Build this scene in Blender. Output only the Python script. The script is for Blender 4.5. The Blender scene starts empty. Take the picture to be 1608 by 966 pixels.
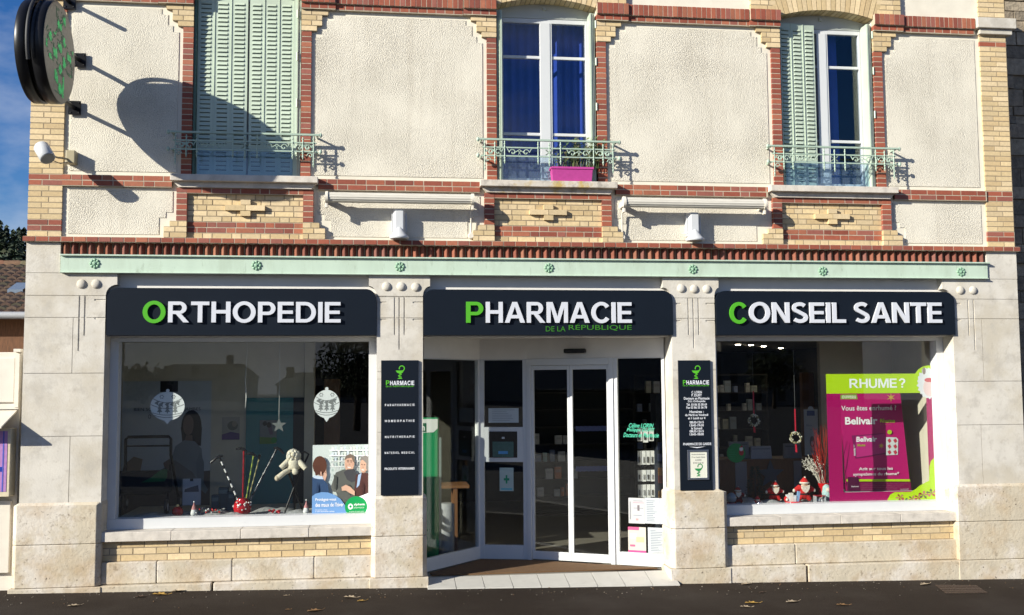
import bpy, math, random
from mathutils import Vector, Matrix, Quaternion
random.seed(7)
R = math.radians
sc = bpy.context.scene
col = sc.collection

# ------------------------------------------------------------------ camera, sky, sun, exposure
YAW, PITCH, ROLL, DIST, FOC, EYE = R(7.2294), R(4.3198), R(-0.3904), 12.8, 1600.0, 2.4495
_f = Vector((math.sin(YAW)*math.cos(PITCH), math.cos(YAW)*math.cos(PITCH), math.sin(PITCH)))
_r = Vector((math.cos(YAW), -math.sin(YAW), 0)); _u = _r.cross(_f)
RT = _r*math.cos(ROLL)+_u*math.sin(ROLL); UP = _u*math.cos(ROLL)-_r*math.sin(ROLL); FW = _f
cam = bpy.data.cameras.new('camera'); camo = bpy.data.objects.new('camera', cam); col.objects.link(camo)
camo.matrix_world = Matrix(((RT.x, UP.x, -FW.x, 0), (RT.y, UP.y, -FW.y, -DIST), (RT.z, UP.z, -FW.z, EYE), (0, 0, 0, 1)))
cam.sensor_width = 36; cam.lens = 36*FOC/1608; cam.clip_end = 3000; cam.clip_start = .05
sc.camera = camo
SUN = Vector((1.72, 1.0, -0.80)).normalized()          # the way the light travels
EL = math.asin(-SUN.z); AZ = math.atan2(-SUN.x, -SUN.y)
sun = bpy.data.lights.new('sun', 'SUN'); sun.energy = 5.0; sun.angle = R(.5); sun.color = (1, .955, .845)
suno = bpy.data.objects.new('sun', sun); col.objects.link(suno)
suno.rotation_euler = SUN.to_track_quat('-Z', 'Y').to_euler(); suno.location = (-20, -20, 20)
world = bpy.data.worlds.new('World'); sc.world = world; world.use_nodes = True
wn, wl = world.node_tree.nodes, world.node_tree.links
bg = wn['Background']; bg.inputs[1].default_value = .05
sky = wn.new('ShaderNodeTexSky'); sky.sky_type = 'NISHITA'; sky.sun_disc = False
sky.sun_elevation = EL; sky.sun_rotation = AZ % (2*math.pi); sky.altitude = 300; sky.air_density = 1; sky.dust_density = .6; sky.ozone_density = 4.5
tc = wn.new('ShaderNodeTexCoord'); mp = wn.new('ShaderNodeMapping'); mp.inputs['Scale'].default_value = (1.0, 1.0, 2.2)
nz = wn.new('ShaderNodeTexNoise'); nz.inputs['Scale'].default_value = 3.4; nz.inputs['Detail'].default_value = 7; nz.inputs['Roughness'].default_value = .55
rp = wn.new('ShaderNodeValToRGB'); rp.color_ramp.elements[0].position = .52; rp.color_ramp.elements[1].position = .82
mx = wn.new('ShaderNodeMixRGB'); mx.inputs[2].default_value = (8.0, 8.6, 10.0, 1)
wl.new(tc.outputs['Generated'], mp.inputs['Vector']); wl.new(mp.outputs[0], nz.inputs['Vector']); 
sx = wn.new('ShaderNodeSeparateXYZ'); wl.new(tc.outputs['Generated'], sx.inputs[0])
lo_ = wn.new('ShaderNodeMapRange'); lo_.inputs[1].default_value = .06; lo_.inputs[2].default_value = .24; lo_.inputs[3].default_value = .26; lo_.inputs[4].default_value = 0; wl.new(sx.outputs['Z'], lo_.inputs[0])
ad = wn.new('ShaderNodeMath'); wl.new(nz.outputs[0], ad.inputs[0]); wl.new(lo_.outputs[0], ad.inputs[1]); wl.new(ad.outputs[0], rp.inputs[0])
hs = wn.new('ShaderNodeHueSaturation'); hs.inputs['Hue'].default_value = .512; hs.inputs['Saturation'].default_value = 1.25; hs.inputs['Value'].default_value = 1.4; wl.new(sky.outputs[0], hs.inputs['Color'])
wl.new(rp.outputs[0], mx.inputs[0]); wl.new(hs.outputs[0], mx.inputs[1]); wl.new(mx.outputs[0], bg.inputs[0])
vs = sc.view_settings; vs.view_transform = 'Standard'; vs.look = 'None'; vs.gamma = 1; vs.use_curve_mapping = False; vs.exposure = 0.76
sc.render.engine = 'CYCLES'
sc.cycles.max_bounces = 8; sc.cycles.transparent_max_bounces = 16; sc.cycles.sample_clamp_indirect = 4

# ------------------------------------------------------------------ helpers
def at(px, py, Y=0.0):
    """the point of the vertical plane at depth Y that stands where the photograph shows (px, py)"""
    d = FW*FOC + RT*(px-804) - UP*(py-483); t = (DIST+Y)/d.y
    return d.x*t, EYE+d.z*t
def X(px, py, Y=0.0): return at(px, py, Y)[0]
def Z(px, py, Y=0.0): return at(px, py, Y)[1]
def zg(x): return -.018 - .0165*x                     # the pavement falls gently along the street

ORG = {}
def srgb(h):
    h = h.lstrip('#'); v = [int(h[i:i+2], 16)/255 for i in (0, 2, 4)]
    return tuple(c/12.92 if c <= .04045 else ((c+.055)/1.055)**2.4 for c in v)

class MB:
    def __init__(s): s.v = []; s.f = []; s.c = []; s.s = []; s.col = (1, 1, 1); s.xf = None
    def add(s, vs, fs, smooth=False, col=None):
        n = len(s.v)
        s.v += [s.xf(p) for p in vs] if s.xf else [tuple(p) for p in vs]
        c = col or s.col
        for f in fs: s.f.append(tuple(i+n for i in f)); s.c.append(c); s.s.append(smooth)
    def box(s, x0, x1, y0, y1, z0, z1, col=None):
        v = [(x, y, z) for x in (x0, x1) for y in (y0, y1) for z in (z0, z1)]
        s.add(v, [(0, 1, 3, 2), (4, 6, 7, 5), (0, 4, 5, 1), (2, 3, 7, 6), (0, 2, 6, 4), (1, 5, 7, 3)], False, col)
    def prism(s, poly, y0, y1, col=None, smooth=False):      # poly in XZ
        a = sum(poly[i][0]*poly[(i+1) % len(poly)][1]-poly[(i+1) % len(poly)][0]*poly[i][1] for i in range(len(poly)))
        if a < 0: poly = poly[::-1]
        n = len(poly); v = [(x, y0, z) for x, z in poly]+[(x, y1, z) for x, z in poly]
        s.add(v, [tuple(range(n)), tuple(range(2*n-1, n-1, -1))], False, col)
        s.add(v, [(i, i+n, (i+1) % n+n, (i+1) % n) for i in range(n)], smooth, col)
    def flat(s, poly, y, col=None):                            # printed shape on a flat sheet
        a = sum(poly[i][0]*poly[(i+1) % len(poly)][1]-poly[(i+1) % len(poly)][0]*poly[i][1] for i in range(len(poly)))
        if a < 0: poly = poly[::-1]
        s.add([(x, y, z) for x, z in poly], [tuple(range(len(poly)))], False, col)
    def hprism(s, poly, z0, z1, col=None):                    # poly in XY
        a = sum(poly[i][0]*poly[(i+1) % len(poly)][1]-poly[(i+1) % len(poly)][0]*poly[i][1] for i in range(len(poly)))
        if a < 0: poly = poly[::-1]
        n = len(poly); v = [(x, y, z0) for x, y in poly]+[(x, y, z1) for x, y in poly]
        s.add(v, [tuple(range(n-1, -1, -1)), tuple(range(n, 2*n))]+[(i, (i+1) % n, (i+1) % n+n, i+n) for i in range(n)], False, col)
    def tube(s, pts, r, n=8, col=None, cap=True):
        pts = [Vector(p) for p in pts]; rs = r if isinstance(r, (list, tuple)) else [r]*len(pts); v = []; f = []
        ref = None
        for i, p in enumerate(pts):
            t = (pts[min(i+1, len(pts)-1)]-pts[max(i-1, 0)]).normalized()
            if ref is None: ref = t.orthogonal().normalized()
            ref = (ref-t*ref.dot(t)); ref = ref.normalized() if ref.length > 1e-6 else t.orthogonal().normalized()
            b = t.cross(ref)
            v += [p+(ref*math.cos(2*math.pi*k/n)+b*math.sin(2*math.pi*k/n))*rs[i] for k in range(n)]
        for i in range(len(pts)-1):
            for k in range(n): f.append((i*n+k, i*n+(k+1) % n, (i+1)*n+(k+1) % n, (i+1)*n+k))
        m = len(pts)
        s.add(v, f, n > 5, col)
        if cap: s.add(v[:n], [tuple(range(n-1, -1, -1))], False, col); s.add(v[-n:], [tuple(range(n))], False, col)
    def ball(s, c, rx, ry=None, rz=None, nu=14, nv=8, col=None, jit=0):
        ry = rx if ry is None else ry; rz = rx if rz is None else rz; v = []; f = []
        for j in range(nv+1):
            a = math.pi*j/nv
            for i in range(nu):
                b = 2*math.pi*i/nu; k = 1+random.uniform(-jit, jit)
                v.append((c[0]+rx*k*math.sin(a)*math.cos(b), c[1]+ry*k*math.sin(a)*math.sin(b), c[2]+rz*k*math.cos(a)))
        for j in range(nv):
            for i in range(nu): f.append((j*nu+i, (j+1)*nu+i, (j+1)*nu+(i+1) % nu, j*nu+(i+1) % nu))
        s.add(v, f, True, col)
    def lathe(s, prof, c, n=18, col=None, axis='z'):
        v = []; f = []
        for r, h in prof:
            for i in range(n):
                a = 2*math.pi*i/n
                q = (r*math.cos(a), r*math.sin(a), h) if axis == 'z' else (h, r*math.cos(a), r*math.sin(a)) if axis == 'x' else (r*math.cos(a), -h, r*math.sin(a))
                v.append((c[0]+q[0], c[1]+q[1], c[2]+q[2]))
        for j in range(len(prof)-1):
            for i in range(n): f.append((j*n+i, j*n+(i+1) % n, (j+1)*n+(i+1) % n, (j+1)*n+i))
        s.add(v, f, True, col)
        if prof[0][0] > 1e-4: s.add(v[:n], [tuple(range(n-1, -1, -1))], False, col)
        if prof[-1][0] > 1e-4: s.add(v[-n:], [tuple(range(n))], False, col)
    def build(s, name, mat, parent=None, origin=None, bevel=0):
        if parent is not None: o0 = ORG[parent.name]
        elif origin is not None: o0 = Vector(origin)
        else:
            xs = [p[0] for p in s.v]; ys = [p[1] for p in s.v]; zs = [p[2] for p in s.v]
            o0 = Vector(((min(xs)+max(xs))/2, (min(ys)+max(ys))/2, min(zs)))
        me = bpy.data.meshes.new(name)
        me.from_pydata([(p[0]-o0.x, p[1]-o0.y, p[2]-o0.z) for p in s.v], [], s.f)
        at_ = me.color_attributes.new('Col', 'FLOAT_COLOR', 'CORNER')
        buf = []
        for f, c in zip(s.f, s.c): buf += [c[0], c[1], c[2], 1.0]*len(f)
        at_.data.foreach_set('color', buf)
        me.polygons.foreach_set('use_smooth', s.s)
        me.materials.append(mat)
        o = bpy.data.objects.new(name, me); col.objects.link(o)
        if parent is not None: o.parent = parent
        else: o.location = o0
        ORG[o.name] = o0
        if bevel:
            b = o.modifiers.new('bevel', 'BEVEL'); b.width = bevel; b.segments = 2; b.limit_method = 'ANGLE'; b.angle_limit = R(40)
        return o

def tag(o, label, cat, group=None, kind=None):
    if label: o['label'] = label
    if cat: o['category'] = cat
    if group: o['group'] = group
    if kind: o['kind'] = kind
    return o
def thing(name, label, cat, loc, group=None):
    o = bpy.data.objects.new(name, None); col.objects.link(o); o.location = loc; o.empty_display_size = .1
    ORG[o.name] = Vector(loc); return tag(o, label, cat, group)
def struct(o): o['kind'] = 'structure'; return o
def copy_thing(o, loc, label=None, parent=None):
    c = o.copy(); col.objects.link(c)
    if parent is None: c.location = loc
    else: c.parent = parent
    if label: c['label'] = label
    for ch in o.children: copy_thing(ch, None, None, c)
    return c

# ------------------------------------------------------------------ materials
def newmat(name):
    m = bpy.data.materials.new(name); m.use_nodes = True
    return m, m.node_tree.nodes, m.node_tree.links, m.node_tree.nodes['Principled BSDF']
def mat(name, c=(.5, .5, .5), rough=.6, metal=0, attr=False, var=0, vscale=6, bump=0, bscale=60, bdist=.01, spec=.5, stain=None, detail=4, stretch=None, emit=0):
    m, n, l, p = newmat(name)
    p.inputs['Roughness'].default_value = rough; p.inputs['Metallic'].default_value = metal; p.inputs['Specular IOR Level'].default_value = spec
    t = n.new('ShaderNodeTexCoord'); vec = t.outputs['Object']
    if stretch:
        q = n.new('ShaderNodeMapping'); q.inputs['Scale'].default_value = stretch; l.new(vec, q.inputs[0]); vec = q.outputs[0]
    if attr:
        a = n.new('ShaderNodeAttribute'); a.attribute_name = 'Col'; cur = a.outputs['Color']
    else:
        a = n.new('ShaderNodeRGB'); a.outputs[0].default_value = (*c, 1); cur = a.outputs[0]
    if var:
        z = n.new('ShaderNodeTexNoise'); z.inputs['Scale'].default_value = vscale; z.inputs['Detail'].default_value = detail; l.new(vec, z.inputs['Vector'])
        r = n.new('ShaderNodeMapRange'); r.inputs[1].default_value = .3; r.inputs[2].default_value = .7; r.inputs[3].default_value = 1-var; r.inputs[4].default_value = 1+var*.6
        l.new(z.outputs[0], r.inputs[0])
        k = n.new('ShaderNodeVectorMath'); k.operation = 'SCALE'; l.new(cur, k.inputs[0]); l.new(r.outputs[0], k.inputs['Scale']); cur = k.outputs[0]
    if stain:
        for (sc_, c2, lo, hi, amt) in stain:
            z = n.new('ShaderNodeTexNoise'); z.inputs['Scale'].default_value = sc_; z.inputs['Detail'].default_value = 6; z.inputs['Roughness'].default_value = .65; l.new(vec, z.inputs['Vector'])
            r = n.new('ShaderNodeMapRange'); r.inputs[1].default_value = lo; r.inputs[2].default_value = hi; r.inputs[3].default_value = 0; r.inputs[4].default_value = amt
            l.new(z.outputs[0], r.inputs[0])
            x = n.new('ShaderNodeMixRGB'); x.inputs[2].default_value = (*c2, 1); l.new(r.outputs[0], x.inputs[0]); l.new(cur, x.inputs[1]); cur = x.outputs[0]
    l.new(cur, p.inputs['Base Color'])
    if bump:
        z = n.new('ShaderNodeTexNoise'); z.inputs['Scale'].default_value = bscale; z.inputs['Detail'].default_value = 3; l.new(vec, z.inputs['Vector'])
        b = n.new('ShaderNodeBump'); b.inputs['Strength'].default_value = bump; b.inputs['Distance'].default_value = bdist; l.new(z.outputs[0], b.inputs['Height']); l.new(b.outputs[0], p.inputs['Normal'])
    if emit:
        l.new(cur, p.inputs['Emission Color']); p.inputs['Emission Strength'].default_value = emit
    return m
def glassmat(name, tint=(.93, .95, .95), boost=1.0, haze=0, hazec=(.6, .7, .8)):
    m, n, l, p = newmat(name); n.remove(p)
    out = [q for q in n if q.type == 'OUTPUT_MATERIAL'][0]
    tr = n.new('ShaderNodeBsdfTransparent'); tr.inputs[0].default_value = (*tint, 1)
    gl = n.new('ShaderNodeBsdfGlossy'); gl.inputs['Roughness'].default_value = 0.0; gl.inputs[0].default_value = (1, 1, 1, 1)
    lw = n.new('ShaderNodeLayerWeight'); lw.inputs[0].default_value = .5
    pw = n.new('ShaderNodeMath'); pw.operation = 'POWER'; pw.inputs[1].default_value = 5; l.new(lw.outputs['Facing'], pw.inputs[0])
    ml = n.new('ShaderNodeMath'); ml.operation = 'MULTIPLY_ADD'; ml.inputs[1].default_value = .9; ml.inputs[2].default_value = .042*boost; l.new(pw.outputs[0], ml.inputs[0])
    mixs = n.new('ShaderNodeMixShader'); l.new(ml.outputs[0], mixs.inputs[0]); l.new(tr.outputs[0], mixs.inputs[1]); l.new(gl.outputs[0], mixs.inputs[2])
    last = mixs.outputs[0]
    if haze:
        df = n.new('ShaderNodeBsdfDiffuse'); df.inputs[0].default_value = (*hazec, 1)
        m2 = n.new('ShaderNodeMixShader'); m2.inputs[0].default_value = haze; l.new(last, m2.inputs[1]); l.new(df.outputs[0], m2.inputs[2]); last = m2.outputs[0]
    l.new(last, out.inputs[0]); return m

M = {}
M['smooth'] = mat('smooth_render', (.67, .625, .52), .85, var=.07, vscale=5, stain=[(1.6, (.42, .36, .28), .55, .85, .35)])
def stipplemat():
    m, n, l, p = newmat('stippled_render'); p.inputs['Roughness'].default_value = .9; p.inputs['Specular IOR Level'].default_value = .2
    t = n.new('ShaderNodeTexCoord')
    z = n.new('ShaderNodeTexNoise'); z.inputs['Scale'].default_value = 85; z.inputs['Detail'].default_value = 2.5; z.inputs['Roughness'].default_value = .5; l.new(t.outputs['Object'], z.inputs['Vector'])
    r = n.new('ShaderNodeValToRGB'); r.color_ramp.elements[0].position = .30; r.color_ramp.elements[1].position = .56; l.new(z.outputs[0], r.inputs[0])
    b = n.new('ShaderNodeBump'); b.inputs['Strength'].default_value = .7; b.inputs['Distance'].default_value = .0095; l.new(r.outputs[0], b.inputs['Height']); l.new(b.outputs[0], p.inputs['Normal'])
    z2 = n.new('ShaderNodeTexNoise'); z2.inputs['Scale'].default_value = 1.3; z2.inputs['Detail'].default_value = 5; l.new(t.outputs['Object'], z2.inputs['Vector'])
    mp2 = n.new('ShaderNodeMapRange'); mp2.inputs[1].default_value = .35; mp2.inputs[2].default_value = .75; l.new(z2.outputs[0], mp2.inputs[0])
    x = n.new('ShaderNodeMixRGB'); x.inputs[1].default_value = (.70, .655, .55, 1); x.inputs[2].default_value = (.66, .612, .51, 1); l.new(mp2.outputs[0], x.inputs[0])
    x2 = n.new('ShaderNodeMixRGB'); x2.blend_type = 'MULTIPLY'; x2.inputs[0].default_value = .14; l.new(x.outputs[0], x2.inputs[1]); l.new(r.outputs[0], x2.inputs[2])
    st = n.new('ShaderNodeMapping'); st.inputs['Scale'].default_value = (7, 7, .55); l.new(t.outputs['Object'], st.inputs[0])
    z3 = n.new('ShaderNodeTexNoise'); z3.inputs['Scale'].default_value = 1; z3.inputs['Detail'].default_value = 5; l.new(st.outputs[0], z3.inputs['Vector'])
    m3 = n.new('ShaderNodeMapRange'); m3.inputs[1].default_value = .54; m3.inputs[2].default_value = .72; m3.inputs[4].default_value = .22; l.new(z3.outputs[0], m3.inputs[0])
    x3 = n.new('ShaderNodeMixRGB'); x3.inputs[2].default_value = (.43, .38, .30, 1); l.new(m3.outputs[0], x3.inputs[0]); l.new(x2.outputs[0], x3.inputs[1])
    sv = n.new('ShaderNodeMapRange'); sv.inputs[1].default_value = .35; sv.inputs[2].default_value = .65; sv.inputs[3].default_value = .35; sv.inputs[4].default_value = .95; l.new(z2.outputs[0], sv.inputs[0]); l.new(sv.outputs[0], b.inputs['Strength'])
    l.new(x3.outputs[0], p.inputs['Base Color']); return m
M['stipple'] = stipplemat()
M['brick'] = mat('brick', attr=True, rough=.8, var=.12, vscale=30, bump=.25, bscale=90, bdist=.004, detail=6)
M['mortar'] = mat('mortar', attr=True, rough=.95, var=.15, vscale=12)
M['stone'] = mat('limestone', (.575, .54, .475), .85, var=.10, vscale=3, bump=.35, bscale=45, bdist=.006, stain=[(1.1, (.45, .40, .31), .46, .60, .7), (3.5, (.40, .37, .32), .52, .64, .6), (10, (.36, .32, .26), .56, .66, .4), (34, (.2, .17, .14), .655, .71, .6)])
M['plinth'] = mat('weathered_limestone', (.52, .455, .345), .92, var=.12, vscale=5, bump=.55, bscale=24, bdist=.009, stain=[(1.2, (.62, .57, .50), .47, .56, .75), (1.7, (.40, .28, .15), .48, .68, .6), (5, (.33, .245, .15), .53, .68, .5), (13, (.20, .155, .105), .59, .68, .55), (30, (.075, .055, .04), .635, .675, .85)])
M['sill'] = mat('sill_stone', (.58, .53, .46), .85, var=.15, vscale=9, bump=.4, bscale=50, bdist=.006, stain=[(6, (.25, .22, .18), .52, .75, .6), (9, (.42, .30, .10), .62, .75, .5)])
M['lichen_sill'] = mat('lichen_sill_stone', (.55, .50, .43), .85, var=.15, vscale=9, bump=.4, bscale=50, bdist=.006, stain=[(7, (.14, .12, .10), .5, .7, .7), (5, (.45, .31, .07), .52, .66, .85)])
M['green'] = mat('pale_green_paint', (.47, .575, .465), .45, var=.05, vscale=4, stain=[(3, (.36, .43, .33), .48, .68, .5), (9, (.20, .24, .17), .60, .72, .5)], stretch=(1.6, 1, .45))
M['shutter'] = mat('shutter_green_paint', (.47, .545, .435), .4, var=.08, vscale=3)
M['leafs'] = mat('louvred_shutter_paint', attr=True, rough=.4, var=.08, vscale=3)
M['rail'] = mat('railing_green_paint', (.36, .46, .37), .45, var=.1, vscale=20)
M['rosette'] = mat('rosette_green_paint', (.20, .34, .23), .45)
M['darkgreen'] = mat('dark_green_edge', (.07, .13, .09), .5)
M['pvc'] = mat('white_window_frame', (.57, .58, .58), .35, var=.02)
M['lintel'] = mat('white_lintel', (.68, .655, .61), .7, var=.04)
M['head'] = mat('grey_head_board', (.48, .50, .47), .6, var=.05)
M['navy'] = mat('navy_panel', (.0065, .010, .0165), .45, spec=.15, var=.06, vscale=3)
M['letter'] = mat('white_letter', (.56, .575, .62), .4, spec=.3)
M['lime'] = mat('green_letter', (.075, .36, .02), .4, spec=.3)
M['print'] = mat('printed_colour', attr=True, rough=.5, spec=.3)
M['paint'] = mat('coloured_surface', attr=True, rough=.55, var=.08, vscale=30)
M['plush'] = mat('plush', attr=True, rough=.95, var=.2, vscale=50, bump=.6, bscale=120, bdist=.006)
M['gloss'] = mat('glossy_colour', attr=True, rough=.18, var=.12, vscale=25)
M['metal'] = mat('brushed_metal', (.5, .5, .52), .3, 1)
M['black'] = mat('black_metal', (.006, .006, .007), .35, spec=.3)
M['blackmat'] = mat('black_plastic', (.015, .015, .016), .6)
M['bluewrap'] = mat('navy_cable', (.05, .05, .06), .5)
M['awning'] = mat('awning_canvas', (.56, .53, .46), .7, var=.15, vscale=5, stretch=(1, 1, 14), stain=[(16, (.16, .14, .12), .6, .7, .6)])
M['white'] = mat('white_plastic', (.54, .55, .56), .35, var=.03)
M['oldwhite'] = mat('aged_white_paint', (.66, .61, .52), .5, var=.06, stain=[(3, (.42, .24, .12), .62, .85, .5)])
M['beige'] = mat('beige_plastic', (.36, .31, .19), .5)
M['asphalt'] = mat('pavement_asphalt', (.023, .015, .0095), .9, spec=.2, var=.3, vscale=70, bump=.55, bscale=160, bdist=.006, stain=[(.9, (.050, .040, .032), .45, .75, .6), (90, (.16, .15, .13), .70, .76, .7), (230, (.12, .11, .10), .67, .74, .6)])
M['road'] = mat('road_asphalt', (.075, .072, .07), .85, var=.2, vscale=60, bump=.5, bscale=120, bdist=.008, stain=[(200, (.2, .19, .18), .64, .72, .8)])
M['tile'] = mat('threshold_tile', (.52, .50, .45), .5, var=.06, vscale=6, stain=[(7, (.33, .3, .26), .55, .8, .4)])
M['mat'] = mat('coir_mat', (.16, .085, .035), .95, var=.3, vscale=90, bump=.8, bscale=200, bdist=.01)
M['glass'] = glassmat('shop_glass', (.94, .955, .945), .68)
M['winglass'] = glassmat('window_glass', (.85, .88, .92), 1.15)
M['guard'] = glassmat('acrylic_guard', (.85, .92, .97), 1.2, .07, (.35, .45, .6))
M['curtain'] = mat('blue_curtain', (.018, .055, .33), .9, var=.1, vscale=5)
M['inwall'] = mat('shop_beige_wall', (.50, .46, .37), .9, var=.05)
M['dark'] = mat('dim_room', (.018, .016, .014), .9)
M['ceil'] = mat('shop_ceiling', (.30, .28, .24), .9)
M['wood'] = mat('orange_wood', (.16, .070, .022), .55, var=.15, vscale=8, stretch=(6, 6, 1))
M['teal'] = mat('teal_panel', (.05, .19, .20), .6)
M['floor'] = mat('shop_floor_tile', (.22, .20, .165), .35, var=.06)
M['cloth'] = mat('grey_cloth', (.32, .32, .32), .95, var=.12, vscale=10, bump=.5, bscale=18, bdist=.03)
M['rubble'] = mat('rubble_stone', attr=True, rough=.95, var=.3, vscale=14, bump=.8, bscale=25, bdist=.02)
M['rooftile'] = mat('roof_tile', attr=True, rough=.85, var=.3, vscale=20)
M['barn'] = mat('barn_boards', (.13, .055, .022), .8, var=.35, vscale=6, stretch=(9, 9, 1))
M['leaf'] = mat('dry_leaf', attr=True, rough=.8, var=.25, vscale=60)
M['foliage'] = mat('foliage', attr=True, rough=.8, var=.3, vscale=4)
M['bark'] = mat('bark', (.07, .05, .035), .95, var=.3, vscale=12)
M['hill'] = mat('far_hill', (.035, .05, .025), .95, var=.3, vscale=.2)
M['housewall'] = mat('far_house_wall', (.34, .31, .27), .9, var=.1)
M['slate'] = mat('far_house_roof', (.05, .05, .055), .8, var=.2)
M['lamp'] = mat('downlight', (1, .86, .66), .5, emit=45)
def ledmat():
    m, n, l, p = newmat('green_led'); a = n.new('ShaderNodeAttribute'); a.attribute_name = 'Col'
    l.new(a.outputs['Color'], p.inputs['Base Color']); l.new(a.outputs['Color'], p.inputs['Emission Color']); p.inputs['Emission Strength'].default_value = .55; p.inputs['Roughness'].default_value = .4
    return m
M['led'] = ledmat()

# ------------------------------------------------------------------ lettering
def arc(cx, cz, rx, rz, sx, sz, a0, a1, n=14):
    q = []
    for i in range(n):
        p = []
        for a, k in ((a0+(a1-a0)*i/n, 0), (a0+(a1-a0)*(i+1)/n, 0), (a0+(a1-a0)*(i+1)/n, 1), (a0+(a1-a0)*i/n, 1)):
            a = R(a); p.append((cx+(rx-sx*k)*math.cos(a), cz+(rz-sz*k)*math.sin(a)))
        q.append(p)
    return q
def rc(x0, x1, z0, z1): return [(x0, z0), (x1, z0), (x1, z1), (x0, z1)]
def strokepath(pts, w):
    L = []
    for i, p in enumerate(pts):
        a = pts[max(i-1, 0)]; b = pts[min(i+1, len(pts)-1)]; dx, dz = b[0]-a[0], b[1]-a[1]; n = math.hypot(dx, dz); ww = w[i] if isinstance(w, list) else w
        L.append(((p[0]-dz/n*ww/2, p[1]+dx/n*ww/2), (p[0]+dz/n*ww/2, p[1]-dx/n*ww/2)))
    return [[L[i][0], L[i+1][0], L[i+1][1], L[i][1]] for i in range(len(pts)-1)]
def s_path():
    c = []
    for i in range(15): a = R(30+215*i/14); c.append((.40+.275*math.cos(a), .735+.185*math.sin(a)))
    for i in range(1, 17): a = R(68-215*i/16-0); c.append((.41+.30*math.cos(a), .265+.185*math.sin(a)))
    return c
GL = {
 'I': (.2, [rc(0, .2, 0, 1)]), 'L': (.66, [rc(0, .2, 0, 1), rc(.2, .66, 0, .17)]),
 'T': (.8, [rc(0, .8, .83, 1), rc(.3, .5, 0, .83)]),
 'E': (.72, [rc(0, .2, 0, 1), rc(.2, .72, 0, .165), rc(.2, .68, .42, .58), rc(.2, .71, .835, 1)]),
 'H': (.84, [rc(0, .2, 0, 1), rc(.64, .84, 0, 1), rc(.2, .64, .43, .6)]),
 'O': (1.02, arc(.51, .5, .51, .52, .21, .17, 0, 360, 32)),
 'Q': (1.02, arc(.51, .5, .51, .52, .21, .17, 0, 360, 32)),
 'C': (.93, arc(.5, .5, .5, .52, .205, .17, 38, 322, 28)),
 'G': (.98, arc(.5, .5, .5, .52, .205, .17, 38, 330, 28)+[rc(.52, .95, .36, .52)]),
 'D': (.9, [rc(0, .2, 0, 1), rc(.2, .42, .835, 1), rc(.2, .42, 0, .165)]+arc(.42, .5, .48, .5, .205, .165, -90, 90, 16)),
 'P': (.78, [rc(0, .2, 0, 1), rc(.2, .45, .835, 1), rc(.2, .45, .36, .52)]+arc(.45, .68, .33, .32, .2, .16, -90, 90, 14)),
 'R': (.9, [rc(0, .2, 0, 1), rc(.2, .48, .835, 1), rc(.2, .48, .40, .555), [(.34, .40), (.58, .40), (.92, 0), (.67, 0)]]+arc(.48, .7, .33, .3, .2, .145, -90, 90, 14)),
 'A': (1.0, [[(0, 0), (.22, 0), (.5, .78), (.5, 1), (.385, 1)], [(1, 0), (.615, 1), (.5, 1), (.5, .78), (.78, 0)], [(.296, .21), (.704, .21), (.645, .375), (.355, .375)]]),
 'V': (.98, [[(0, 1), (.22, 1), (.49, .2), (.49, 0), (.38, 0)], [(.98, 1), (.6, 0), (.49, 0), (.49, .2), (.76, 1)]]),
 'M': (1.06, [rc(0, .19, 0, 1), rc(.87, 1.06, 0, 1), [(.19, 1), (.29, 1), (.53, .3), (.53, 0), (.44, 0), (.19, .74)], [(.87, 1), (.87, .74), (.62, 0), (.53, 0), (.53, .3), (.77, 1)]]),
 'N': (.85, [rc(0, .2, 0, 1), rc(.65, .85, 0, 1), [(.2, 1), (.2, .69), (.65, 0), (.65, .31)]]),
 'U': (.84, [rc(0, .2, .36, 1), rc(.64, .84, .36, 1)]+arc(.42, .36, .42, .38, .2, .17, 180, 360, 16)),
 'S': (.8, strokepath(s_path(), .18)),
 '?': (.7, arc(.34, .72, .34, .3, .19, .165, -50, 175, 16)+[[(.24, .27), (.43, .27), (.43, .40), (.56, .5), (.44, .62), (.24, .42)], rc(.24, .43, 0, .18)]),
 ' ': (.36, []),
}
def bold_line(txt, x0, x1, z0, z1, gap=.09):
    """own heavy capitals fitted to a box; a list of (character, convex polygons)"""
    wid = sum(GL[c][0] for c in txt)+gap*(len(txt)-1); k = (x1-x0)/wid; h = z1-z0; x = 0; out = []
    for c in txt:
        w, ps = GL[c]
        out.append((c, [[(x0+(x+a)*k, z0+b*h) for a, b in p] for p in ps])); x += w+gap
    return out
_tc = {}
def text_mesh(s, off):
    if (s, off) in _tc: return _tc[(s, off)]
    c = bpy.data.curves.new('writing', 'FONT'); c.body = s; c.offset = off; c.resolution_u = 3; c.align_x = 'CENTER'
    o = bpy.data.objects.new('writing', c); col.objects.link(o)
    dg = bpy.context.evaluated_depsgraph_get(); me = bpy.data.meshes.new_from_object(o.evaluated_get(dg))
    v = [(p.co.x, p.co.y) for p in me.vertices]; f = [tuple(p.vertices) for p in me.polygons]
    bpy.data.objects.remove(o); bpy.data.curves.remove(c); bpy.data.meshes.remove(me)
    _tc[(s, off)] = (v, f); return v, f
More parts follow.
